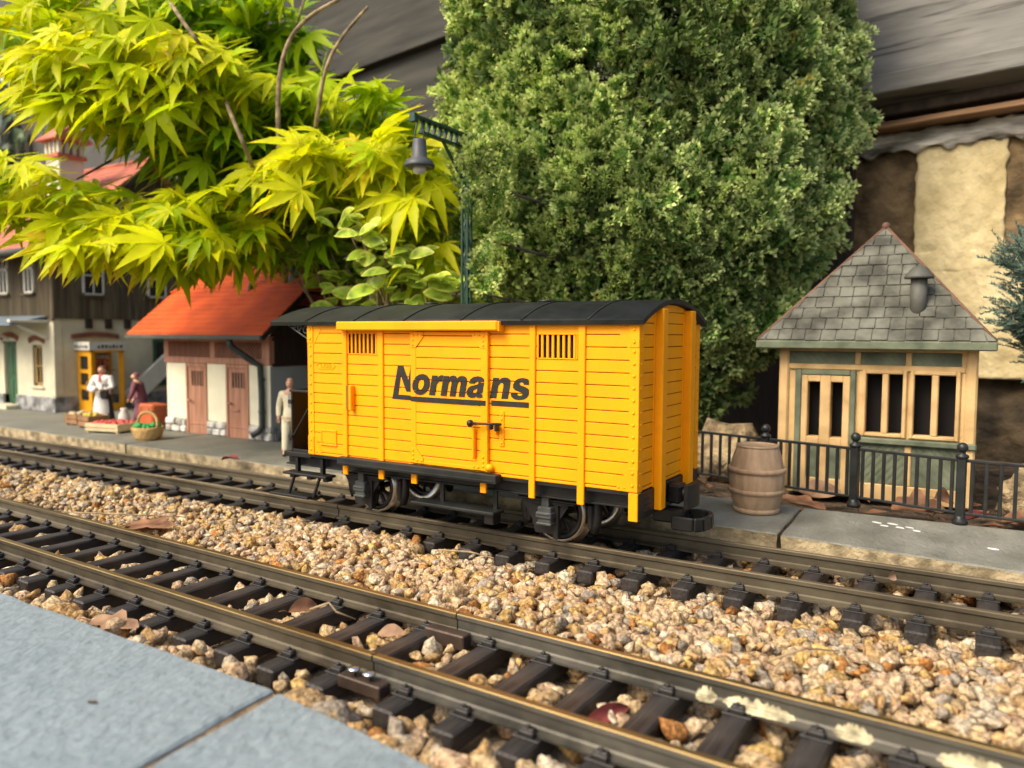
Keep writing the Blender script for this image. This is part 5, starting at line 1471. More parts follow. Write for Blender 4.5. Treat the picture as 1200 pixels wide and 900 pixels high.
# green inset panels with slanting grooves
def panel(x0, x1, z0, z1, n, s, nm):
    mb = MB(); w_ = (x1-x0)
    mb.box(x0, x1, -.006, .004, z0, z1, .003)
    h_ = z1-z0
    for k in range(-int(h_/w_*n)-1, n+int(h_/w_*n)+2):
        xa = x0+w_*k/n; xb = xa+s*h_*.8
        lo, hi = 0.0, 1.0
        a, b = (x0+.004-xa)/(xb-xa), (x1-.004-xa)/(xb-xa)
        if a > b: a, b = b, a
        lo, hi = max(lo, a), min(hi, b)
        if hi-lo < .08: continue
        mb.beam((xa+(xb-xa)*lo, -.0065, z0+h_*lo), (xa+(xb-xa)*hi, -.0065, z0+h_*hi), w_/n*.52*.9, .006, (0, 1, 0), .002)
    mb.build(nm, M['hut_green'], hut)
for u0, u1 in ((.056, .52), (.555, .846), (.889, 1.191)): panel(max(.056, hxs(u0)), min(HW-.056, hxs(u1)), hz(.905), hz(.995), 9 if u0 < .1 else 6, -1, 'transom_panel')
panel(hxs(.56), hxs(.86), hz(.075), hz(.355), 6, 1, 'lower_panel'); panel(hxs(.905), HW-.06, hz(.075), hz(.355), 6, -1, 'lower_panel')
MB().box(hxs(.545), HW+.02, -.045, .01, hz(.358), hz(.40), .008).build('sill', M['hut_green'], hut)
# side cladding
mb = MB(); mb.box(HW-.001, HW+.008, .03, HD, 0, hz(.36), .002); mb.build('side_panel', M['hut_green'], hut)
# pyramid roof with individual slates
ex0, ex1, ey0, ey1, ez = -1.41-hx0, .040-hx0, -.15, HD+.12, 1.062
ax, ay, az = -.680-hx0, HD*.5, 1.90
mb = MB(); mb.box(ex0, ex1, ey0, ey1, ez-.045, ez+.012, .008); ev = mb.build('eave_board', M['hut_green'], hut)
mb = MB()
corners = [(ex0+.01, ey0+.01), (ex1-.01, ey0+.01), (ex1-.01, ey1-.01), (ex0+.01, ey1-.01)]
apx = Vector((ax, ay, az))
mb.add([(c[0], c[1], ez+.012) for c in corners]+[(ax, ay, az-.012)], [(0, 1, 4), (1, 2, 4), (2, 3, 4), (3, 0, 4), (0, 3, 2, 1)])
r_ = random.Random(9)
for i in range(4):
    A, B = Vector((*corners[i], ez+.012)), Vector((*corners[(i+1) % 4], ez+.012))
    e = (B-A); L_ = e.length; e.normalize(); mid = A+e*((apx-A).dot(e)); upv = (apx-mid); Hs = upv.length; upv.normalize(); nn = e.cross(upv)
    ta = (apx-A).dot(e)
    rows = 11; rh = Hs/rows
    for q in range(rows):
        h0, h1 = q*rh, min(Hs, (q+1.12)*rh)
        xl0, xr0 = ta*(h0/Hs), L_-(L_-ta)*(h0/Hs)
        xl1, xr1 = ta*(h1/Hs), L_-(L_-ta)*(h1/Hs)
        x = xl0-r_.uniform(0, .1)
        while x < xr0:
            wq = r_.uniform(.085, .125); a, b = x+.004, x+wq-.004; x += wq
            t = .008+r_.uniform(0, .006); dz = r_.uniform(-.006, .004)
            a0, b0, a1, b1 = max(a, xl0), min(b, xr0), max(a, xl1), min(b, xr1)
            if b0-a0 < .01: continue
            if b1 <= a1: a1 = b1 = min(max((a+b)/2, xl1), xr1)
            def pt(u, h, n_): return A+e*u+upv*h+nn*n_
            vs = [pt(a0, h0+dz, t), pt(b0, h0+dz, t), pt(b1, h1, .003), pt(a1, h1, .003), pt(a0, h0+dz, 0), pt(b0, h0+dz, 0)]
            mb.add(vs, [(0, 1, 2, 3), (0, 4, 5, 1), (0, 3, 4), (1, 5, 2)])
rfh = mb.build('roof', M['hut_slate'], hut, recalc=False)
mb = MB()
for c in corners: mb.tube([(c[0], c[1], ez+.016), (ax, ay, az)], [.010, .012], 7)
mb.ball((ax, ay, az+.005), .03, 10); mb.build('ridge', M['hut_ridge'], rfh)
mb = MB(); fx, fy = -.415-hx0, .055
mb.lathe([(.050, 1.20), (.050, 1.49)], (fx, fy, 0), 18); mb.lathe([(.088, 1.485), (.088, 1.50), (.045, 1.555), (0, 1.575)], (fx, fy, 0), 18); mb.build('flue', M['hut_grey'], rfh)

# ================================================================== black railing: posts are parts of their panels
def rail_panel(label, a, b, n, post=True, z=.03, h=.36, name='railing'):
    a, b = Vector((*a, z)), Vector((*b, z)); d = b-a; L_ = d.length; ang = math.atan2(d.y, d.x)
    t = thing(name, label, 'railing', a, ang, 'black railing panels along the platform')
    mb = MB(); mb.box(0, L_, -.010, .010, h, h+.018, .004); mb.box(0, L_, -.009, .009, .055, .072, .004); mb.build('rail_bar', M['iron'], t)
    for k in range(n):
        x = L_*(k+.75)/(n+.5); MB().box(x-.0095, x+.0095, -.0075, .0075, .065, h+.005, .002).build('baluster', M['iron'], t)
    if post:
        mb = MB(); mb.box(-.024, .024, -.024, .024, .03, .385, .004); mb.lathe([(.04, 0), (.042, .02), (.030, .04), (.028, .05)], (0, 0, 0), 16)
        mb.lathe([(.030, .380), (.036, .388), (.034, .400), (.018, .408), (.016, .418)], (0, 0, 0), 16); mb.ball((0, 0, .443), .030, 14); mb.build('post', M['iron'], t)
    return t
P_ = [(-3.0, 5.66), (-1.96, 5.56), (-1.285, 5.385), (-.697, 5.235), (-.113, 5.085)]
rail_panel('far left panel of the railing, mostly hidden behind the yellow wagon', P_[0], P_[1], 13)
rail_panel('railing panel between the wagon and the barrel with brown rock behind it', P_[1], P_[2], 9)
rail_panel('railing panel in front of the shelter door, right of the barrel', P_[2], P_[3], 9)
rail_panel('railing panel in front of the shelter windows, between two ball posts', P_[3], P_[4], 9)
t5 = rail_panel('rightmost railing panel running out of the picture, starting at the last ball post', P_[4], (.62, 5.02), 10)

# ================================================================== barrel
t = thing('barrel', 'small brown moulded barrel standing alone on the grey slab in front of the railing', 'barrel', (-1.185, 4.77, .032))
mb = MB(); n = 32; prof = [(.118, 0), (.126, .01), (.150, .09), (.162, .17), (.164, .21), (.160, .26), (.146, .33), (.122, .405)]
vs, fs = [], []
for rr, z in prof:
    for k in range(n*2):
        an = 2*math.pi*k/(n*2); g = -.0035 if k % 4 == 0 else 0
        vs.append(((rr+g)*math.cos(an), (rr+g)*math.sin(an), z))
N2 = n*2
for i in range(len(prof)-1):
    for k in range(N2): fs.append((i*N2+k, i*N2+(k+1) % N2, (i+1)*N2+(k+1) % N2, (i+1)*N2+k))
mb.add(vs, fs, 0, True); mb.add(vs[:N2], [tuple(range(N2))])
mb.lathe([(.122, .405), (.108, .405), (.106, .392), (0, .392)], (0, 0, 0), 32)
mb.build('body', M['barrel'], t)
for r0, z in ((.158, .135), (.166, .262), (.132, .018)):
    mb = MB(); mb.lathe([(r0-.006, z-.015), (r0+.005, z-.013), (r0+.005, z+.013), (r0-.008, z+.015)], (0, 0, 0), 32); mb.build('hoop', M['barrel'], t)
mb = MB(); mb.lathe([(.119, .396), (.125, .398), (.125, .412), (.110, .412), (.108, .396)], (0, 0, 0), 32); mb.build('rim', M['barrel'], t)

# ================================================================== platform lamp
t = thing('platform_lamp', 'dark green lattice lamp post with grey bell lamp, half hidden by the cypress', 'lamp', (-3.36, 4.78, .03))
mb = MB()
for x in (-.024, .024):
    for y in (-.024, .024): mb.box(x-.008, x+.008, y-.008, y+.008, 0, 2.52, .002)
k = 0; z = .1
while z < 2.45:
    s = 1 if k % 2 else -1
    for y in (-.024, .024): mb.beam((-.024*s, y, z), (.024*s, y, z+.11), .008, .006)
    for x in (-.024, .024): mb.beam((x, -.024*s, z), (x, .024*s, z+.11), .006, .008)
    z += .115; k += 1
mb.box(-.06, .06, -.06, .06, 0, .05, .005); pm_ = mb.build('post', M['lampgreen'], t)
mb = MB()
mb.box(-.022, .022, -.62, .06, 2.53, 2.552, .003); mb.box(-.020, .020, -.55, .02, 2.44, 2.458, .003)
for k in range(9): mb.beam((0, -.54+k*.065, 2.455), (0, -.51+k*.065, 2.53), .03, .010, (0, 1, 0))
mb.beam((0, -.04, 2.20), (0, -.30, 2.45), .02, .014); mb.box(-.025, .025, -.64, -.60, 2.50, 2.56, .004)
mb.build('bracket_arm', M['lampgreen'], t)
mb = MB()
for x in (-.045, .045): mb.tube([(x*.3, -.56, 2.53), (x*.85, -.56, 2.44), (x*.85, -.56, 2.37)], .006, 6)
mb.lathe([(.042, 2.40), (.046, 2.385), (.053, 2.28), (.092, 2.25), (.105, 2.225), (.103, 2.208), (.085, 2.212), (.045, 2.225)], (0, -.56, 0), 24)
ls = mb.build('lamp_shade', M['lampgrey'], t)
mb = MB(); mb.lathe([(.042, 2.23), (.046, 2.195), (.04, 2.172), (.0, 2.165)], (0, -.56, 0), 18); mb.build('lamp_glass', M['bulb'], ls)

# ================================================================== old shed and wall behind
M['wall_low'] = mat('low_wall_shade', (.035, .025, .014), .95, .4, 4, c2=(.07, .05, .028), bump=1, bscale=9, bdist=.05)  # shadow on the lower wall painted in as a near-black brown
WO = Vector((-.31, 8.35, 0)); WA = math.atan2(-.178, .984)
wl = thing('garden_wall', 'old cream rendered wall with brown recesses under the shed eaves at the right', 'wall', WO, WA)
def relief(name, x0, x1, z0, z1, y, amp, sc_, m, parent, nx=80, nz=50, edge=0.0, seed=0, yb=.25):
    """a rough wall face: a subdivided sheet with uneven relief and ragged border, closed at the back"""
    vs = []
    for j in range(nz+1):
        for i in range(nx+1):
            u, v = i/nx, j/nz
            x, z = x0+(x1-x0)*u, z0+(z1-z0)*v
            nzv = mnoise.fractal(Vector((x*sc_, seed, z*sc_)), .9, 2.1, 5)
            ed = min(u*(x1-x0), (1-u)*(x1-x0), v*(z1-z0), (1-v)*(z1-z0))
            if edge:
                if i in (0, nx): x += edge*mnoise.noise(Vector((seed, z*9, 1)))
                if j in (0, nz): z += edge*mnoise.noise(Vector((x*7, seed, 2)))
            vs.append((x, y+amp*nzv+(.012*max(0, 1-ed/.025) if edge else 0), z))
    nf = len(vs)
    fs = [(j*(nx+1)+i, j*(nx+1)+i+1, (j+1)*(nx+1)+i+1, (j+1)*(nx+1)+i) for j in range(nz) for i in range(nx)]
    brd = [i for i in range(nx+1)]+[(j)*(nx+1)+nx for j in range(1, nz+1)]+[nz*(nx+1)+i for i in range(nx-1, -1, -1)]+[j*(nx+1) for j in range(nz-1, 0, -1)]
    bs = []
    for b in brd:
        p = vs[b]; bs.append(len(vs)); vs.append((p[0], y+yb, p[2]))
    for k in range(len(brd)): fs.append((brd[k], bs[k], bs[(k+1) % len(brd)], brd[(k+1) % len(brd)]))
    mb = MB(); mb.v = vs; mb.f = [list(f) for f in fs]; mb.m = [0]*len(fs); mb.s = [True]*nf+[False]*(len(fs)-nf)
    mb.s = [True]*(nx*nz)+[False]*(len(fs)-nx*nz)
    return mb.build(name, m, parent, recalc=False)
relief('render_face', -.95, 3.2, .72, 1.90, .0, .014, 2.2, M['wall_render'], wl, 120, 50)
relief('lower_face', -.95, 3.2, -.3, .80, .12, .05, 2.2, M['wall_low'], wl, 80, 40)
MB().box(-4.7, -.93, -.02, .10, -.3, 2.9, .01).build('shade_panel', M['darkwood'], wl)  # dark sheet standing in for the deep shade under the cypress
relief('pier', -.365, .378, 1.70, 2.90, -.006, .010, 2.5, M['wall_render'], wl, 60, 80, .035, 3)
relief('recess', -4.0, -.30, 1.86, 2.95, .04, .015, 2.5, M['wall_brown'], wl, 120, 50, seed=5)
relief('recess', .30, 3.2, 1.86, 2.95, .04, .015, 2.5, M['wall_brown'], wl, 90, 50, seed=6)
relief('lintel', -4.0, 3.2, 2.88, 3.06, -.05, .035, 3.2, M['wall_lintel'], wl, 260, 16, .09, 8, .3)
sh = thing('garden_shed', 'grey weathered shed boarding along the top of the picture, behind the cypress', 'shed', WO, WA)
MB().box(-12, 4, .30, .36, 2.7, 5.3).build('shed_lining', M['void'], sh)
MB().box(-9.6, 4, -.20, .0, 3.20, 3.30, .01).build('batten', M['bark'], sh)  # upper batten gets a darker colour for the shadow it lies in
MB().box(-9.6, 4, -.24, .10, 3.075, 3.135, .012).build('batten', M['batten'], sh)
mb = MB(); mb.prism([(-.42, 3.35), (-.40, 3.53), (-.10, 5.2), (.30, 5.2), (.30, 3.30), (-.20, 3.30)], lambda a, b: (-4.6, a, b), lambda a, b: (4.0, a, b)); mb.build('weathered_board', M['weathered'], sh)
mb = MB(); mb.box(-4.6, 4, -.445, -.405, 3.345, 3.525, .012); mb.build('fascia', M['weathered'], sh)
mb = MB()
for z0, z1, y in ((.0, 1.3, 0), (1.31, 2.6, .0), (2.61, 4.0, .0), (4.01, 5.47, -.02), (5.60, 7.2, -.09), (7.21, 8.8, -.09)):
    mb.box(-12.5, -4.62, y, y+.12, z0, z1, .012)
mb.box(-12.5, -4.62, -.16, .1, 5.475, 5.595, .01)
mb.build('shed_boards', M['shedboard'], sh)
dw = thing('dark_wall', 'plain dark grey wall far behind the station roof at the left', 'wall', WO, WA)
MB().box(-42, -12.55, .0, .3, -.3, 13).build('face', M['darkwall'], dw)
# ================================================================== foliage
def instance(tv, tf, mats3, tcol=None, icol=None):
    """many copies of one small mesh: mats3 (N,3,4), tcol (V,3) colour of the template, icol (N,3) tint"""
    A = np.asarray(mats3); N, V = len(A), len(tv)
    v = np.einsum('nij,vj->nvi', A[:, :, :3], tv)+A[:, None, :, 3]
    f = (tf[None]+(np.arange(N)*V)[:, None, None]).reshape(-1, tf.shape[1])
    c = None
    if tcol is not None:
        c = np.clip(tcol[None]*icol[:, None, :], 0, 1) if tcol.ndim == 2 else tcol
        c = c.reshape(-1, 3)
    return v.reshape(-1, 3), f, c
def frame(t, nrm, s, p, roll=0.0, wid=1.0):
    """matrix: x along t, z along nrm (made square to t), uniform size s at p"""
    t = np.asarray(t, float); t = t/np.linalg.norm(t); nrm = np.asarray(nrm, float)
    y = np.cross(nrm, t); ln = np.linalg.norm(y)
    y = y/ln if ln > 1e-6 else np.cross([.3, .5, .8], t)
    y /= np.linalg.norm(y); z = np.cross(t, y)
    if roll:
        y, z = y*math.cos(roll)+z*math.sin(roll), -y*math.sin(roll)+z*math.cos(roll)
    return np.column_stack([t*s, y*s*wid, z*s, p])
def unit(v): v = np.asarray(v, float); return v/np.linalg.norm(v)

# ---------------- Japanese maple: leaf of seven pointed, toothed lobes, x is the direction of the middle lobe
def maple_leaf(seed, droop=.35, fold=.5):
    r = random.Random(seed); V, F = [], []
    angs = [0, 37, -37, 74, -74, 112, -112]; lens = [1, .93, .93, .74, .74, .44, .44]
    for a, L_ in zip(angs, lens):
        a = RAD(a+r.uniform(-5, 5)); L_ *= r.uniform(.92, 1.06)
        st = [(.0, .02), (.16, .075), (.30, .115), (.33, .105), (.46, .132), (.49, .112), (.60, .108), (.63, .085), (.76, .058), (.89, .026), (1.0, .0)]
        ca, sa = math.cos(a), math.sin(a); b = len(V); side = r.uniform(-.06, .06)
        for t, wd in st:
            for s in (-1, 0, 1):
                x, y = t*L_, s*wd*L_*.97+side*t*t
                z = -droop*(t*L_)**2*r.uniform(.97, 1.03)+(abs(s)*wd*fold*L_)
                V.append((x*ca-y*sa, x*sa+y*ca, z))
        for i in range(len(st)-1):
            for s in (0, 1): F.append((b+i*3+s, b+i*3+s+1, b+(i+1)*3+s+1, b+(i+1)*3+s))
    # petiole
    b = len(V)
    for i, x in enumerate((0, -.25, -.5, -.72)):
        for k in range(3):
            an = k*2.094; V.append((x, .012*math.cos(an), .012*math.sin(an)-.10*x*x))
    for i in range(3):
        for k in range(3): F.append((b+i*3+k, b+i*3+(k+1) % 3, b+(i+1)*3+(k+1) % 3, b+(i+1)*3+k))
    V = np.array(V); rr = np.clip(np.hypot(V[:, 0], V[:, 1]), 0, 1)
    C = np.ones((len(V), 3)); C *= (1-.04*rr)[:, None]
    C[rr > .86] *= np.array([1.06, .80, .9])
    return V, np.array(F), C
LEAVES = [maple_leaf(s, d, f) for s, d, f in ((1, .12, .4), (2, .25, .3), (3, .38, .5), (4, .2, .6), (5, .55, .4))]
gM = np.random.default_rng(21)
mlist = {i: [] for i in range(len(LEAVES))}; mcol = {i: [] for i in range(len(LEAVES))}
YEL = np.array([.80, .82, .008]); LIM = np.array([.54, .70, .008]); GRN = np.array([.27, .48, .012]); DKG = np.array([.13, .29, .014]); ORG = np.array([.72, .46, .03])
def add_leaf(p, tdir, nrm, s, c):
    i = int(gM.integers(len(LEAVES))); mlist[i].append(frame(tdir, nrm, s, p, gM.uniform(-.35, .35))); mcol[i].append(c*gM.uniform(.85, 1.12))
camL = -cR; up = np.array([0, 0, 1.0]); toC = -unit([cF[0], cF[1], 0])
# a spray is a drooping tier of leaves hung along a side branch: centre, size across, depth, tint
def spray(px, py, d, rx, ry, n, tint, size=(.36, .52), rz=.5, lean=0.0, dirn=None):
    n = int(n*1.4); size = (size[0]*.88, size[1]*.88)
    c = dep(px, py, d)
    for k in range(n):
        a, b = gM.uniform(-1, 1), gM.uniform(-1, 1)
        if a*a+b*b > 1: a, b = a*.7, b*.7
        w_ = gM.uniform(-1, 1)
        p = c+cR*(a*rx)+up*(b*ry-.10*(a*a)*rx+lean*a*rx)-toC*(w_*rz)
        outw = unit(cR*(a*.7-.65+gM.normal(0, .5))+toC*(.35+gM.uniform(-.4, .5))+up*(-.26+gM.normal(0, .28)))
        nr = unit(up*(.9)+toC*(.62)+cR*gM.uniform(-.5, .3)+gM.normal(0, .25, 3))
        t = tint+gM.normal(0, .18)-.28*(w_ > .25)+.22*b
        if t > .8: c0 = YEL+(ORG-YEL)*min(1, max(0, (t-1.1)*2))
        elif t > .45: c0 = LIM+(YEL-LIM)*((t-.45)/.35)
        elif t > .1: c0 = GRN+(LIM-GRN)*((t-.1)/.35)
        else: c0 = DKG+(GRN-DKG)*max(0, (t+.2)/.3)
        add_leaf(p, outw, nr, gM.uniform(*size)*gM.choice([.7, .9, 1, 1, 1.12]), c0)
# px, py, distance, half width, half height (dm), leaves, tint
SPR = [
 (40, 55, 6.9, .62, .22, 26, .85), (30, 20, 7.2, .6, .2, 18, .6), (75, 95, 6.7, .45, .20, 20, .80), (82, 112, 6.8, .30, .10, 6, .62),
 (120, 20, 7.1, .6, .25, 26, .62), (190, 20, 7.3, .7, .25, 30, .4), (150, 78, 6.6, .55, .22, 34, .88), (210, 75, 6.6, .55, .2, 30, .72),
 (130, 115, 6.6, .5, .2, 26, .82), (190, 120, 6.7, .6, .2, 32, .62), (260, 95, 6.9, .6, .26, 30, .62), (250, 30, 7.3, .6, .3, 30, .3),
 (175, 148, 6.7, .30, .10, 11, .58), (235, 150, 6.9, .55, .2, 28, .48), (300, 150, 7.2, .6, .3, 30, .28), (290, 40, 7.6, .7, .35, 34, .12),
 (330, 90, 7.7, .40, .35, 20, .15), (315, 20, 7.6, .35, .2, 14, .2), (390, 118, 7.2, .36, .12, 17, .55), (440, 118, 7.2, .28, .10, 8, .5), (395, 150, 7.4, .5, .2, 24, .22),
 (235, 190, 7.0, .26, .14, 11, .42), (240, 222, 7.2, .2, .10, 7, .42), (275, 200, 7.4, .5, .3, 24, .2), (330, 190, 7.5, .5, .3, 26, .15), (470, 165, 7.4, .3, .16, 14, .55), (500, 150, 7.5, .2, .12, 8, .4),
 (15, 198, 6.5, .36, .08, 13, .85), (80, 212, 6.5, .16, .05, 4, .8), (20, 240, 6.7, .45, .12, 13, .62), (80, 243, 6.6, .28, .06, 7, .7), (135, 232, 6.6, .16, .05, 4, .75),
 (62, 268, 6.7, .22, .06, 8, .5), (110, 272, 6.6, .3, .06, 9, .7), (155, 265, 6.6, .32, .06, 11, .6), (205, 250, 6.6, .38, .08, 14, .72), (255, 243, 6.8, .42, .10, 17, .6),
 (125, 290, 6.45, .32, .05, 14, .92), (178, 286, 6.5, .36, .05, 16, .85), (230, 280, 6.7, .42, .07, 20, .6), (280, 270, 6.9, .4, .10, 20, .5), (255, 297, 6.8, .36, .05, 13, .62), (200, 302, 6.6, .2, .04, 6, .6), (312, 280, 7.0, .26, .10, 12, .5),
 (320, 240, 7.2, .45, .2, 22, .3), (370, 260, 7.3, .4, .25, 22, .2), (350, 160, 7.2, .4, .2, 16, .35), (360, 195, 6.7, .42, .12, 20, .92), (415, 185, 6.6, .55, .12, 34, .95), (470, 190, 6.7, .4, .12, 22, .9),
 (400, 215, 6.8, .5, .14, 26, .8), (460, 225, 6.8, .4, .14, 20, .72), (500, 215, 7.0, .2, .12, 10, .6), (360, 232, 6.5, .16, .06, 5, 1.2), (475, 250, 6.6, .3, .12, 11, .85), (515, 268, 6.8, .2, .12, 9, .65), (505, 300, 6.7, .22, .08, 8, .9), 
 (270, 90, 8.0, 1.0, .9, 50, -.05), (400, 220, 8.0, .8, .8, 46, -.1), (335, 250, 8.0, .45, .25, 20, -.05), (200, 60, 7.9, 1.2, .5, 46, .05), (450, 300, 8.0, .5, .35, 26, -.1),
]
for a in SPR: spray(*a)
V_, F_, C_, o_ = [], [], [], 0
for i, (tv, tf, tc_) in enumerate(LEAVES):
    v, f, c = instance(tv, tf, mlist[i], tc_, np.array(mcol[i])); V_.append(v); F_.append(f+o_); C_.append(c); o_ += len(v)
mp0 = np.array([-6.6, 6.9, -.05])
mt = thing('maple_tree', 'golden Japanese maple with yellow-green pointed leaves overhanging the station and outhouse', 'maple', tuple(mp0))
npmesh('crown', np.concatenate(V_)-mp0, np.concatenate(F_), M['maple'], np.concatenate(C_), True, mt)
def limb(pts, r0, r1, nm='branch', m='twig', parent=mt, org=mp0):
    pts = [np.asarray(p)-org for p in pts]
    # smooth the run of points
    P2 = []
    for i in range(len(pts)-1):
        p0, p1, p2, p3 = pts[max(0, i-1)], pts[i], pts[i+1], pts[min(len(pts)-1, i+2)]
        for t in [k/6 for k in range(6)]:
            P2.append(.5*((2*p1)+(-p0+p2)*t+(2*p0-5*p1+4*p2-p3)*t*t+(-p0+3*p1-3*p2+p3)*t**3))
    P2.append(pts[-1]); n = len(P2)
    return MB().tube(P2, [r0+(r1-r0)*i/(n-1) for i in range(n)], 7).build(nm, M[m], parent)
limb([mp0, mp0+[0, .1, 1.2], dep(300, 120, 8.1), dep(280, -60, 8.3), dep(250, -200, 8.2)], .11, .05, 'trunk', 'bark')
limb([dep(335, 330, 7.4), dep(328, 200, 6.5), dep(326, 110, 6.4), dep(336, 55, 6.35), dep(360, 22, 6.35), dep(402, -3, 6.35), dep(450, -25, 6.4)], .024, .013)
limb([dep(352, 260, 7.5), dep(370, 150, 6.6), dep(381, 85, 6.4), dep(400, 45, 6.35), dep(431, 8, 6.35)], .020, .013)
limb([dep(312, 240, 7.0), dep(290, 180, 6.3), dep(268, 128, 6.3), dep(258, 100, 7.0)], .020, .015)
limb([dep(256, 90, 7.0), dep(238, 58, 6.3), dep(218, 30, 6.2), dep(200, 4, 6.3)], .018, .016)
limb([dep(240, 218, 7.2), dep(220, 203, 7.1), dep(196, 183, 7.1)], .014, .010)
limb([dep(330, 110, 7.6), dep(345, 40, 7.5), dep(358, -5, 7.5)], .014, .012)
for px, py, d in ((60, 60, 7.1), (150, 90, 6.9), (210, 130, 7.0), (90, 210, 6.8), (170, 305, 6.9), (240, 300, 7.0), (430, 195, 6.9), (400, 125, 7.3)):
    limb([dep(300, 100+(py-100)*.4, 8.0), (dep(300, 100+(py-100)*.4, 8.0)+dep(px, py-12, d))/2+up*.12, dep(px, py, d)], .024, .008, m='bark')

# ---------------- variegated evergreen shrub between the outhouse and the lamp
def oval_leaf(seed):
    r = random.Random(seed); V, F, Cc = [], [], []
    n = 7; tw = r.uniform(-.2, .2)
    for i in range(n+1):
        t = i/n; wd = .29*math.sin(math.pi*min(1, t*.97+.015))**.72
        for s in (-1, -.55, 0, .55, 1):
            V.append((t, s*wd, abs(s)*wd*.35-.18*t*t+tw*s*wd*t)); 
            edge = abs(s) > .8 or t > .93
            Cc.append((1, 1, 1) if edge else ((.26, .46, .22) if r.random() < .35 else (.6, .8, .4)))
    for i in range(n):
        for j in range(4): F.append((i*5+j, i*5+j+1, (i+1)*5+j+1, (i+1)*5+j))
    return np.array(V), np.array(F), np.array(Cc)
OV = [oval_leaf(s) for s in range(6)]
ol = {i: [] for i in range(6)}; oc = {i: [] for i in range(6)}
eo = np.array([-4.9, 5.9, 0.0])
CRM = np.array([.92, .88, .20]); LGR = np.array([.62, .70, .10])
stems = []
def tuft(px, py, d, n, bright, size=(.16, .26)):
    c = dep(px, py, d); stems.append(c)
    for k in range(n):
        a = k*2.4+gM.uniform(-.3, .3); el = gM.uniform(-.3, .7)
        t = unit(cR*math.cos(a)+toC*(math.sin(a)*.7+.25)+up*el*.9); p = c+t*.03+gM.normal(0, .05, 3)*[1, 1, 1.2]
        i = int(gM.integers(6)); ol[i].append(frame(t, unit(up+toC*.7+gM.normal(0, .35, 3)), gM.uniform(*size), p)); oc[i].append((LGR+(CRM-LGR)*np.clip(bright+gM.normal(0, .2), 0, 1.1))*gM.uniform(.75, 1.1))
for px, py, d, n, br in ((420, 268, 6.1, 9, 1.0), (405, 262, 6.3, 6, .8), (450, 285, 6.2, 8, .9), (440, 300, 6.3, 8, .7), (478, 305, 6.2, 9, .8), (500, 325, 6.1, 8, .8), (540, 335, 6.1, 8, .9), (525, 345, 6.2, 7, .7),
                         (470, 325, 6.3, 8, .8), (455, 335, 6.3, 7, .6), (495, 345, 6.3, 8, .5), (320, 250, 6.9, 7, .5), (345, 245, 6.9, 8, .5), (355, 265, 6.9, 8, .4), (380, 275, 6.9, 8, .35), (385, 295, 7, 8, .3),
                         (405, 310, 7, 8, .3), (420, 330, 6.9, 9, .4), (400, 340, 6.9, 9, .45), (430, 350, 6.8, 9, .5), (460, 352, 6.7, 9, .5), (405, 355, 6.9, 8, .5), (390, 325, 7.1, 8, .2), (440, 320, 7.1, 8, .2), (365, 300, 7.1, 6, .3), (305, 270, 7, 5, .5), (510, 355, 6.5, 8, .6), (545, 355, 6.4, 6, .7),
                         (415, 375, 6.9, 8, .3), (450, 385, 6.8, 8, .2), (490, 385, 6.8, 8, .2), (530, 380, 6.7, 8, .2), (470, 370, 7.0, 8, .2)):
    tuft(px, py, d, n, br)
V_, F_, C_, o_ = [], [], [], 0
for i, (tv, tf, tc_) in enumerate(OV):
    if not ol[i]: continue
    v, f, c = instance(tv, tf, ol[i], tc_, np.array(oc[i])*1.12); V_.append(v); F_.append(f+o_); C_.append(c); o_ += len(v)
eu = thing('variegated_shrub', 'low evergreen shrub with cream-edged oval leaves behind the wagon, next to the outhouse', 'shrub', tuple(eo))
npmesh('foliage', np.concatenate(V_)-eo, np.concatenate(F_), M['leafattr'], np.concatenate(C_), True, eu)
mb = MB()
for s in stems:
    m_ = (s+eo)/2+np.array([rnd.uniform(-.2, .2), rnd.uniform(-.1, .2), -.05]); mb.tube([eo-eo+[rnd.uniform(-.2, .2), rnd.uniform(-.1, .1), 0], m_-eo, s-eo], [.022, .014, .008], 5)
mb.build('stem', M['twig'], eu)

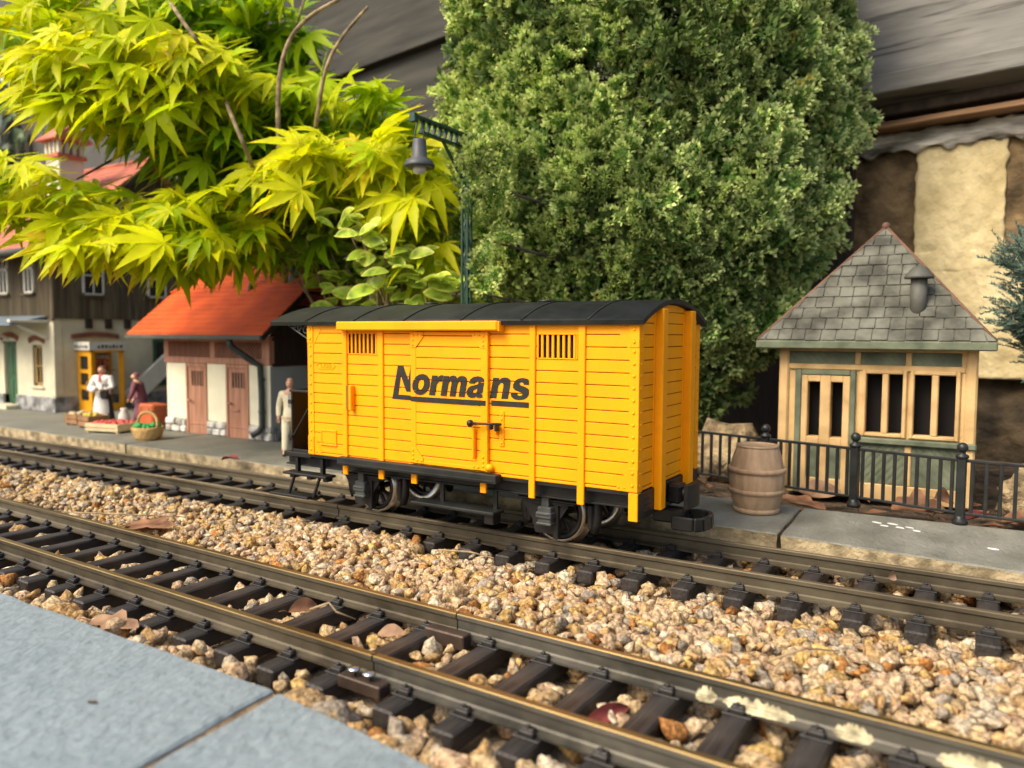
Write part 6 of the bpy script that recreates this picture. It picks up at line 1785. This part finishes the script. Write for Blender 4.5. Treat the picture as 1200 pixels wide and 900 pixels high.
# ---------------- the big cypress: flat feathery sprays with pale tips
def sprig(seed):
    r = random.Random(seed); V, F, Cc = [], [], []
    def leaf(p, d, nrm, L_, wd, c0, c1):
        d = unit(d); s = np.cross(nrm, d); s = s/(np.linalg.norm(s)+1e-9); b = len(V)
        q = np.asarray(p)
        V.extend([q, q+d*L_*.5+s*wd+nrm*wd*.4, q+d*L_, q+d*L_*.5-s*wd+nrm*wd*.4]); F.append((b, b+1, b+2, b+3))
        Cc.extend([c0, c1*.9+c0*.1, c1, c1*.9+c0*.1])
    dk, md, tp = np.array([.04, .12, .02]), np.array([.165, .33, .055]), np.array([.90, 1.0, .44])
    for k in range(6):
        t = .12+.88*k/5
        for s in (-1, 1):
            if k == 5 and s > 0: continue
            ang = s*(.75-.25*t)+r.uniform(-.15, .15) if k < 5 else 0
            d = np.array([math.cos(ang), math.sin(ang), r.uniform(-.25, .35)]); L_ = (.42*(1-.55*t)+.10)*r.uniform(.8, 1.15)
            p0 = np.array([t*.8, 0, -.10*t*t])
            # the twig itself, dark, then a cluster of pale leaflets at its tip
            leaf(p0, d, np.array([0, 0, 1.]), L_, .022, dk, md)
            for q in range(2):
                pp = p0+unit(d)*L_*(.35+.25*q)
                for s2 in (-1, 1): leaf(pp, d+np.array([-d[1], d[0], .2])*s2*.9, np.array([0, 0, 1.]), .085, .020, dk, md)
            tipc = tp*r.uniform(.72, 1.08)
            pe = p0+unit(d)*L_*.92
            for q in range(6):
                a2 = q/6*6.28+r.uniform(-.3, .3)
                side = np.array([-d[1], d[0], 0])*math.cos(a2)+np.array([0, 0, 1.])*math.sin(a2)
                leaf(pe-unit(d)*r.uniform(0, .05), unit(d)*r.uniform(.5, 1)+side*.85, unit(np.cross(d, side)), r.uniform(.12, .18), .038, md*1.5, tipc)
    return np.array(V), np.array(F), np.array(Cc)
SPG = [sprig(s) for s in range(7)]
gS = np.random.default_rng(5)
so = np.array([-2.62, 6.75, 0.0])
ZPROF = [(.42, .35, -.25), (.8, 1.0, -.22), (1.1, 1.32, -.20), (1.4, 1.42, -.22), (1.7, 1.58, -.18), (2.1, 1.72, -.15), (2.6, 1.76, -.16), (3.2, 1.76, -.17), (3.8, 1.73, -.18), (4.4, 1.8, -.02), (5.0, 1.35, 0), (5.5, .55, 0)]
def prof(z):
    z = min(max(z, ZPROF[0][0]), ZPROF[-1][0])
    for (a, ra, ca), (b, rb, cb) in zip(ZPROF[:-1], ZPROF[1:]):
        if z <= b: t = (z-a)/(b-a); return ra+(rb-ra)*t, ca+(cb-ca)*t
    return ZPROF[-1][1:]
sl = {i: [] for i in range(7)}; scl = {i: [] for i in range(7)}
latd = cR; fwd = -toC
N_SPR = 4000
for k in range(N_SPR):
    z = gS.uniform(.42, 5.5)
    r_, c_ = prof(z)
    th = gS.uniform(0, 2*math.pi)
    if math.sin(th) > .25 and gS.random() < .72: th = -th
    lump = .17*mnoise.noise(Vector((math.cos(th)*1.6, math.sin(th)*1.6, z*1.3)))+.10*mnoise.noise(Vector((math.cos(th)*4, math.sin(th)*4, z*3.1)))
    dpt = gS.random()**2.2*.42
    rr = max(.1, r_*(1+lump)-dpt)
    o2 = latd*math.cos(th)+fwd*math.sin(th)*.62
    p = np.array([so[0], so[1], 0])+latd*c_*1.0+(latd*math.cos(th)*rr+fwd*math.sin(th)*rr*.62)+up*z
    if p[1] < 5.15: p[1] = 5.15+gS.uniform(0, .2)
    d = unit(unit(o2)*.55+up*gS.uniform(.25, 1.0)+gS.normal(0, .38, 3))
    nr = unit(up*.35+unit(o2)*.8+gS.normal(0, .4, 3))
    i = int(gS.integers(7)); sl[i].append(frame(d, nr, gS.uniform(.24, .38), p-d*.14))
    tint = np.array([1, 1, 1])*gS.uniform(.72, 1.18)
    yl = np.clip((-math.cos(th)*.5+.3)+gS.normal(0, .15), 0, 1)      # yellower tint towards the left flank
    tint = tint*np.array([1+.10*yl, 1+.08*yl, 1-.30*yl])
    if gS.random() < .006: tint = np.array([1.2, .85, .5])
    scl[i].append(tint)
for k in range(44):          # a side branch that grows round the lamp post
    px = 578+gS.normal(0, 9); py = gS.uniform(150, 345); dd = 5.75+gS.uniform(-.12, .12)
    if k % 3 == 0: px, py, dd = gS.uniform(545, 566), gS.uniform(172, 212), 5.62
    p = dep(px, py, dd); d = unit(up*gS.uniform(.3, 1)+toC*.4+gS.normal(0, .4, 3)); i = int(gS.integers(7))
    sl[i].append(frame(d, unit(toC*.8+up*.4+gS.normal(0, .4, 3)), gS.uniform(.2, .3), p-d*.12)); scl[i].append(np.array([1.1, 1.05, .8])*gS.uniform(.7, 1.1))
V_, F_, C_, o_ = [], [], [], 0
for i, (tv, tf, tc_) in enumerate(SPG):
    v, f, c = instance(tv, tf, sl[i], tc_, np.array(scl[i])); V_.append(v); F_.append(f+o_); C_.append(c); o_ += len(v)
cy = thing('cypress', 'large rounded feathery cypress with pale cream-green tips behind the wagon', 'conifer', tuple(so))
npmesh('foliage', np.concatenate(V_)-so, np.concatenate(F_), M['sprig'], np.concatenate(C_), False, cy)
print('cypress verts', o_)
mb = MB(); mb.tube([(0, 0, -.1), (0, .02, 1.5), (0, 0, 4.6)], [.16, .12, .03], 10); mb.build('trunk', M['bark'], cy)
mb = MB()
for k in range(90):
    z = gS.uniform(.4, 4.6); th = gS.uniform(0, 6.28); r_, c_ = prof(z+.3); rr = r_*.8
    e = latd*c_+latd*math.cos(th)*rr+fwd*math.sin(th)*rr*.62+up*(z+.35)
    mb.tube([np.array([0, 0, z]), e*.5+up*z*.5-up*.05, e], [.03, .018, .007], 5)
for z in (1.4, 1.8, 2.2): mb.tube([np.array([0, 0, z-.2]), (dep(575, 300, 5.7)-so)*[.6, .6, 0]+up*(z-.1), (dep(566, 250, 5.65)-so)*[1, 1, 0]+up*z], [.03, .018, .006], 5)
mb.build('branch', M['bark'], cy)
# inner twiggy mass: dense dark-green sprigs that close the gaps
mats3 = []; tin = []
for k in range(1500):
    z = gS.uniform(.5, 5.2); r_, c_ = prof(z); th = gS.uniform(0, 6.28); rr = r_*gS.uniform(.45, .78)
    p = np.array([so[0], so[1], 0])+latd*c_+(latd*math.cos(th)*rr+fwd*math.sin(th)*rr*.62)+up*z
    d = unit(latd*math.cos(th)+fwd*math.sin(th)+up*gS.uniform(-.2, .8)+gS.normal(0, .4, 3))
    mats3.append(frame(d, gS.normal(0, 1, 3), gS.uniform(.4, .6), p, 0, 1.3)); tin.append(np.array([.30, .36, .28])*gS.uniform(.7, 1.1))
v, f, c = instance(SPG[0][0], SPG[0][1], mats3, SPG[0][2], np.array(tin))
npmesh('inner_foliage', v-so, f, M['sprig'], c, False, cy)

# ---------------- bluish juniper at the right edge
jo = np.array([.62, 6.05, -.03])
def needle_spray(seed):
    r = random.Random(seed); V, F, Cc = [], [], []
    for k in range(90):
        t = r.uniform(.05, 1); a = r.uniform(0, 6.28); d = unit([1.0, math.cos(a)*.9, math.sin(a)*.9]); L_ = .16*(1-.4*t)
        p = np.array([t, 0, -.12*t*t]); s = unit(np.cross(d, [.2, .5, .8]))*.02; b = len(V)
        V.extend([p-s, p+s, p+d*L_]); F.append((b, b+1, b+2)); c0 = np.array([.16, .27, .20]) if r.random() < .6 else np.array([.34, .44, .34]); Cc.extend([c0*.7, c0*.7, c0])
    return np.array(V), np.array(F), np.array(Cc)
NS = [needle_spray(s) for s in range(5)]
nl = {i: [] for i in range(5)}; nc = {i: [] for i in range(5)}
mb = MB(); mb.tube([(0, 0, 0), (.02, 0, .8), (.0, .0, 1.9)], [.05, .04, .02], 8)
for z0, px, py, dd in ((1.45, 1186, 315, 4.9), (1.5, 1205, 302, 5.1), (1.15, 1188, 365, 4.9), (1.2, 1210, 350, 5.0), (.95, 1200, 392, 5.0), (.9, 1205, 400, 5.1), (1.3, 1230, 330, 5.0), (1.1, 1240, 370, 4.9), (1.6, 1235, 280, 5.1), (1.4, 1300, 320, 5.3), (1.2, 1320, 360, 5.1), (1.0, 1290, 390, 5.2), (1.7, 1290, 260, 5.4)):
    e = dep(px, py, dd)-jo; b0 = np.array([0, 0, z0-.25]); mb.tube([b0, (b0+e)/2+up*.05, e], [.018, .012, .005], 5)
    for k in range(60):
        t = gS.uniform(.35, 1.0); p = b0+(e-b0)*t+up*.2*t*(1-t)+gS.normal(0, .035, 3)
        d = unit((e-b0)+gS.normal(0, .32, 3)*np.linalg.norm(e-b0)+up*gS.uniform(-.1, .25)); i = int(gS.integers(5))
        nl[i].append(frame(d, up, gS.uniform(.15, .26), p)); nc[i].append(np.array([1, 1, 1])*gS.uniform(.6, 1.3))
V_, F_, C_, o_ = [], [], [], 0
for i, (tv, tf, tc_) in enumerate(NS):
    v, f, c = instance(tv, tf, nl[i], tc_, np.array(nc[i])); V_.append(v); F_.append(f+o_); C_.append(c); o_ += len(v)
ju = thing('juniper', 'blue-green juniper branches reaching in at the right edge beside the shelter roof', 'juniper', tuple(jo))
npmesh('foliage', np.concatenate(V_), np.concatenate(F_), M['sprig'], np.concatenate(C_), False, ju)
mb.build('stem', M['bark'], ju)

# ---------------- ivy on the dark wall at the far left
iv = []; ic = []
IV = np.array([(0, 0, 0), (.25, .42, .05), (.45, .30, .08), (.62, .34, .02), (1, 0, -.08), (.62, -.34, .02), (.45, -.30, .08), (.25, -.42, .05), (.42, 0, -.03)]); IF = np.array([(0, 1, 8), (1, 2, 8), (2, 3, 8), (3, 4, 8), (4, 5, 8), (5, 6, 8), (6, 7, 8), (7, 0, 8)])
wn = np.array([.178, .984, 0]); wo3 = np.array([-.31, 8.35, 0])
for k in range(420):
    px, py = gM.uniform(-60, 40), gM.uniform(60, 205)
    if px > 36-10*math.sin(py*.06)-max(0, (py-180)*.4) or (py > 195 and px > 25): continue
    d = ray(px, py); t = ((wo3-CAM)@wn)/(d@wn); p = CAM+d*t-wn*gM.uniform(.05, .75)
    td = unit(np.array([gM.uniform(-1, 1), 0, -1.0+gM.uniform(-.2, .5)])-wn*.3); iv.append(frame(td, unit(-wn+up*.5+gM.normal(0, .3, 3)), gM.uniform(.35, .62), p)); ic.append(np.array([.14, .20, .10])*gM.uniform(.6, 2.0))
v, f, c = instance(IV, IF, iv, np.ones((9, 3)), np.array(ic))
io = np.array([-26.5, 12.6, 0.]); ivt = thing('ivy', 'dull green ivy hanging on the dark wall at the far left edge', 'ivy', tuple(io))
npmesh('foliage', v-io, f, M['ivy'], c, True, ivt)
mb = MB()
for k in range(9):
    x = -1.5+k*.5; mb.tube([(x, .0, -.3), (x+.2, -.1, 3), (x-.1, -.1, 7.2)], [.05, .04, .02], 5)
mb.build('stem', M['bark'], ivt)
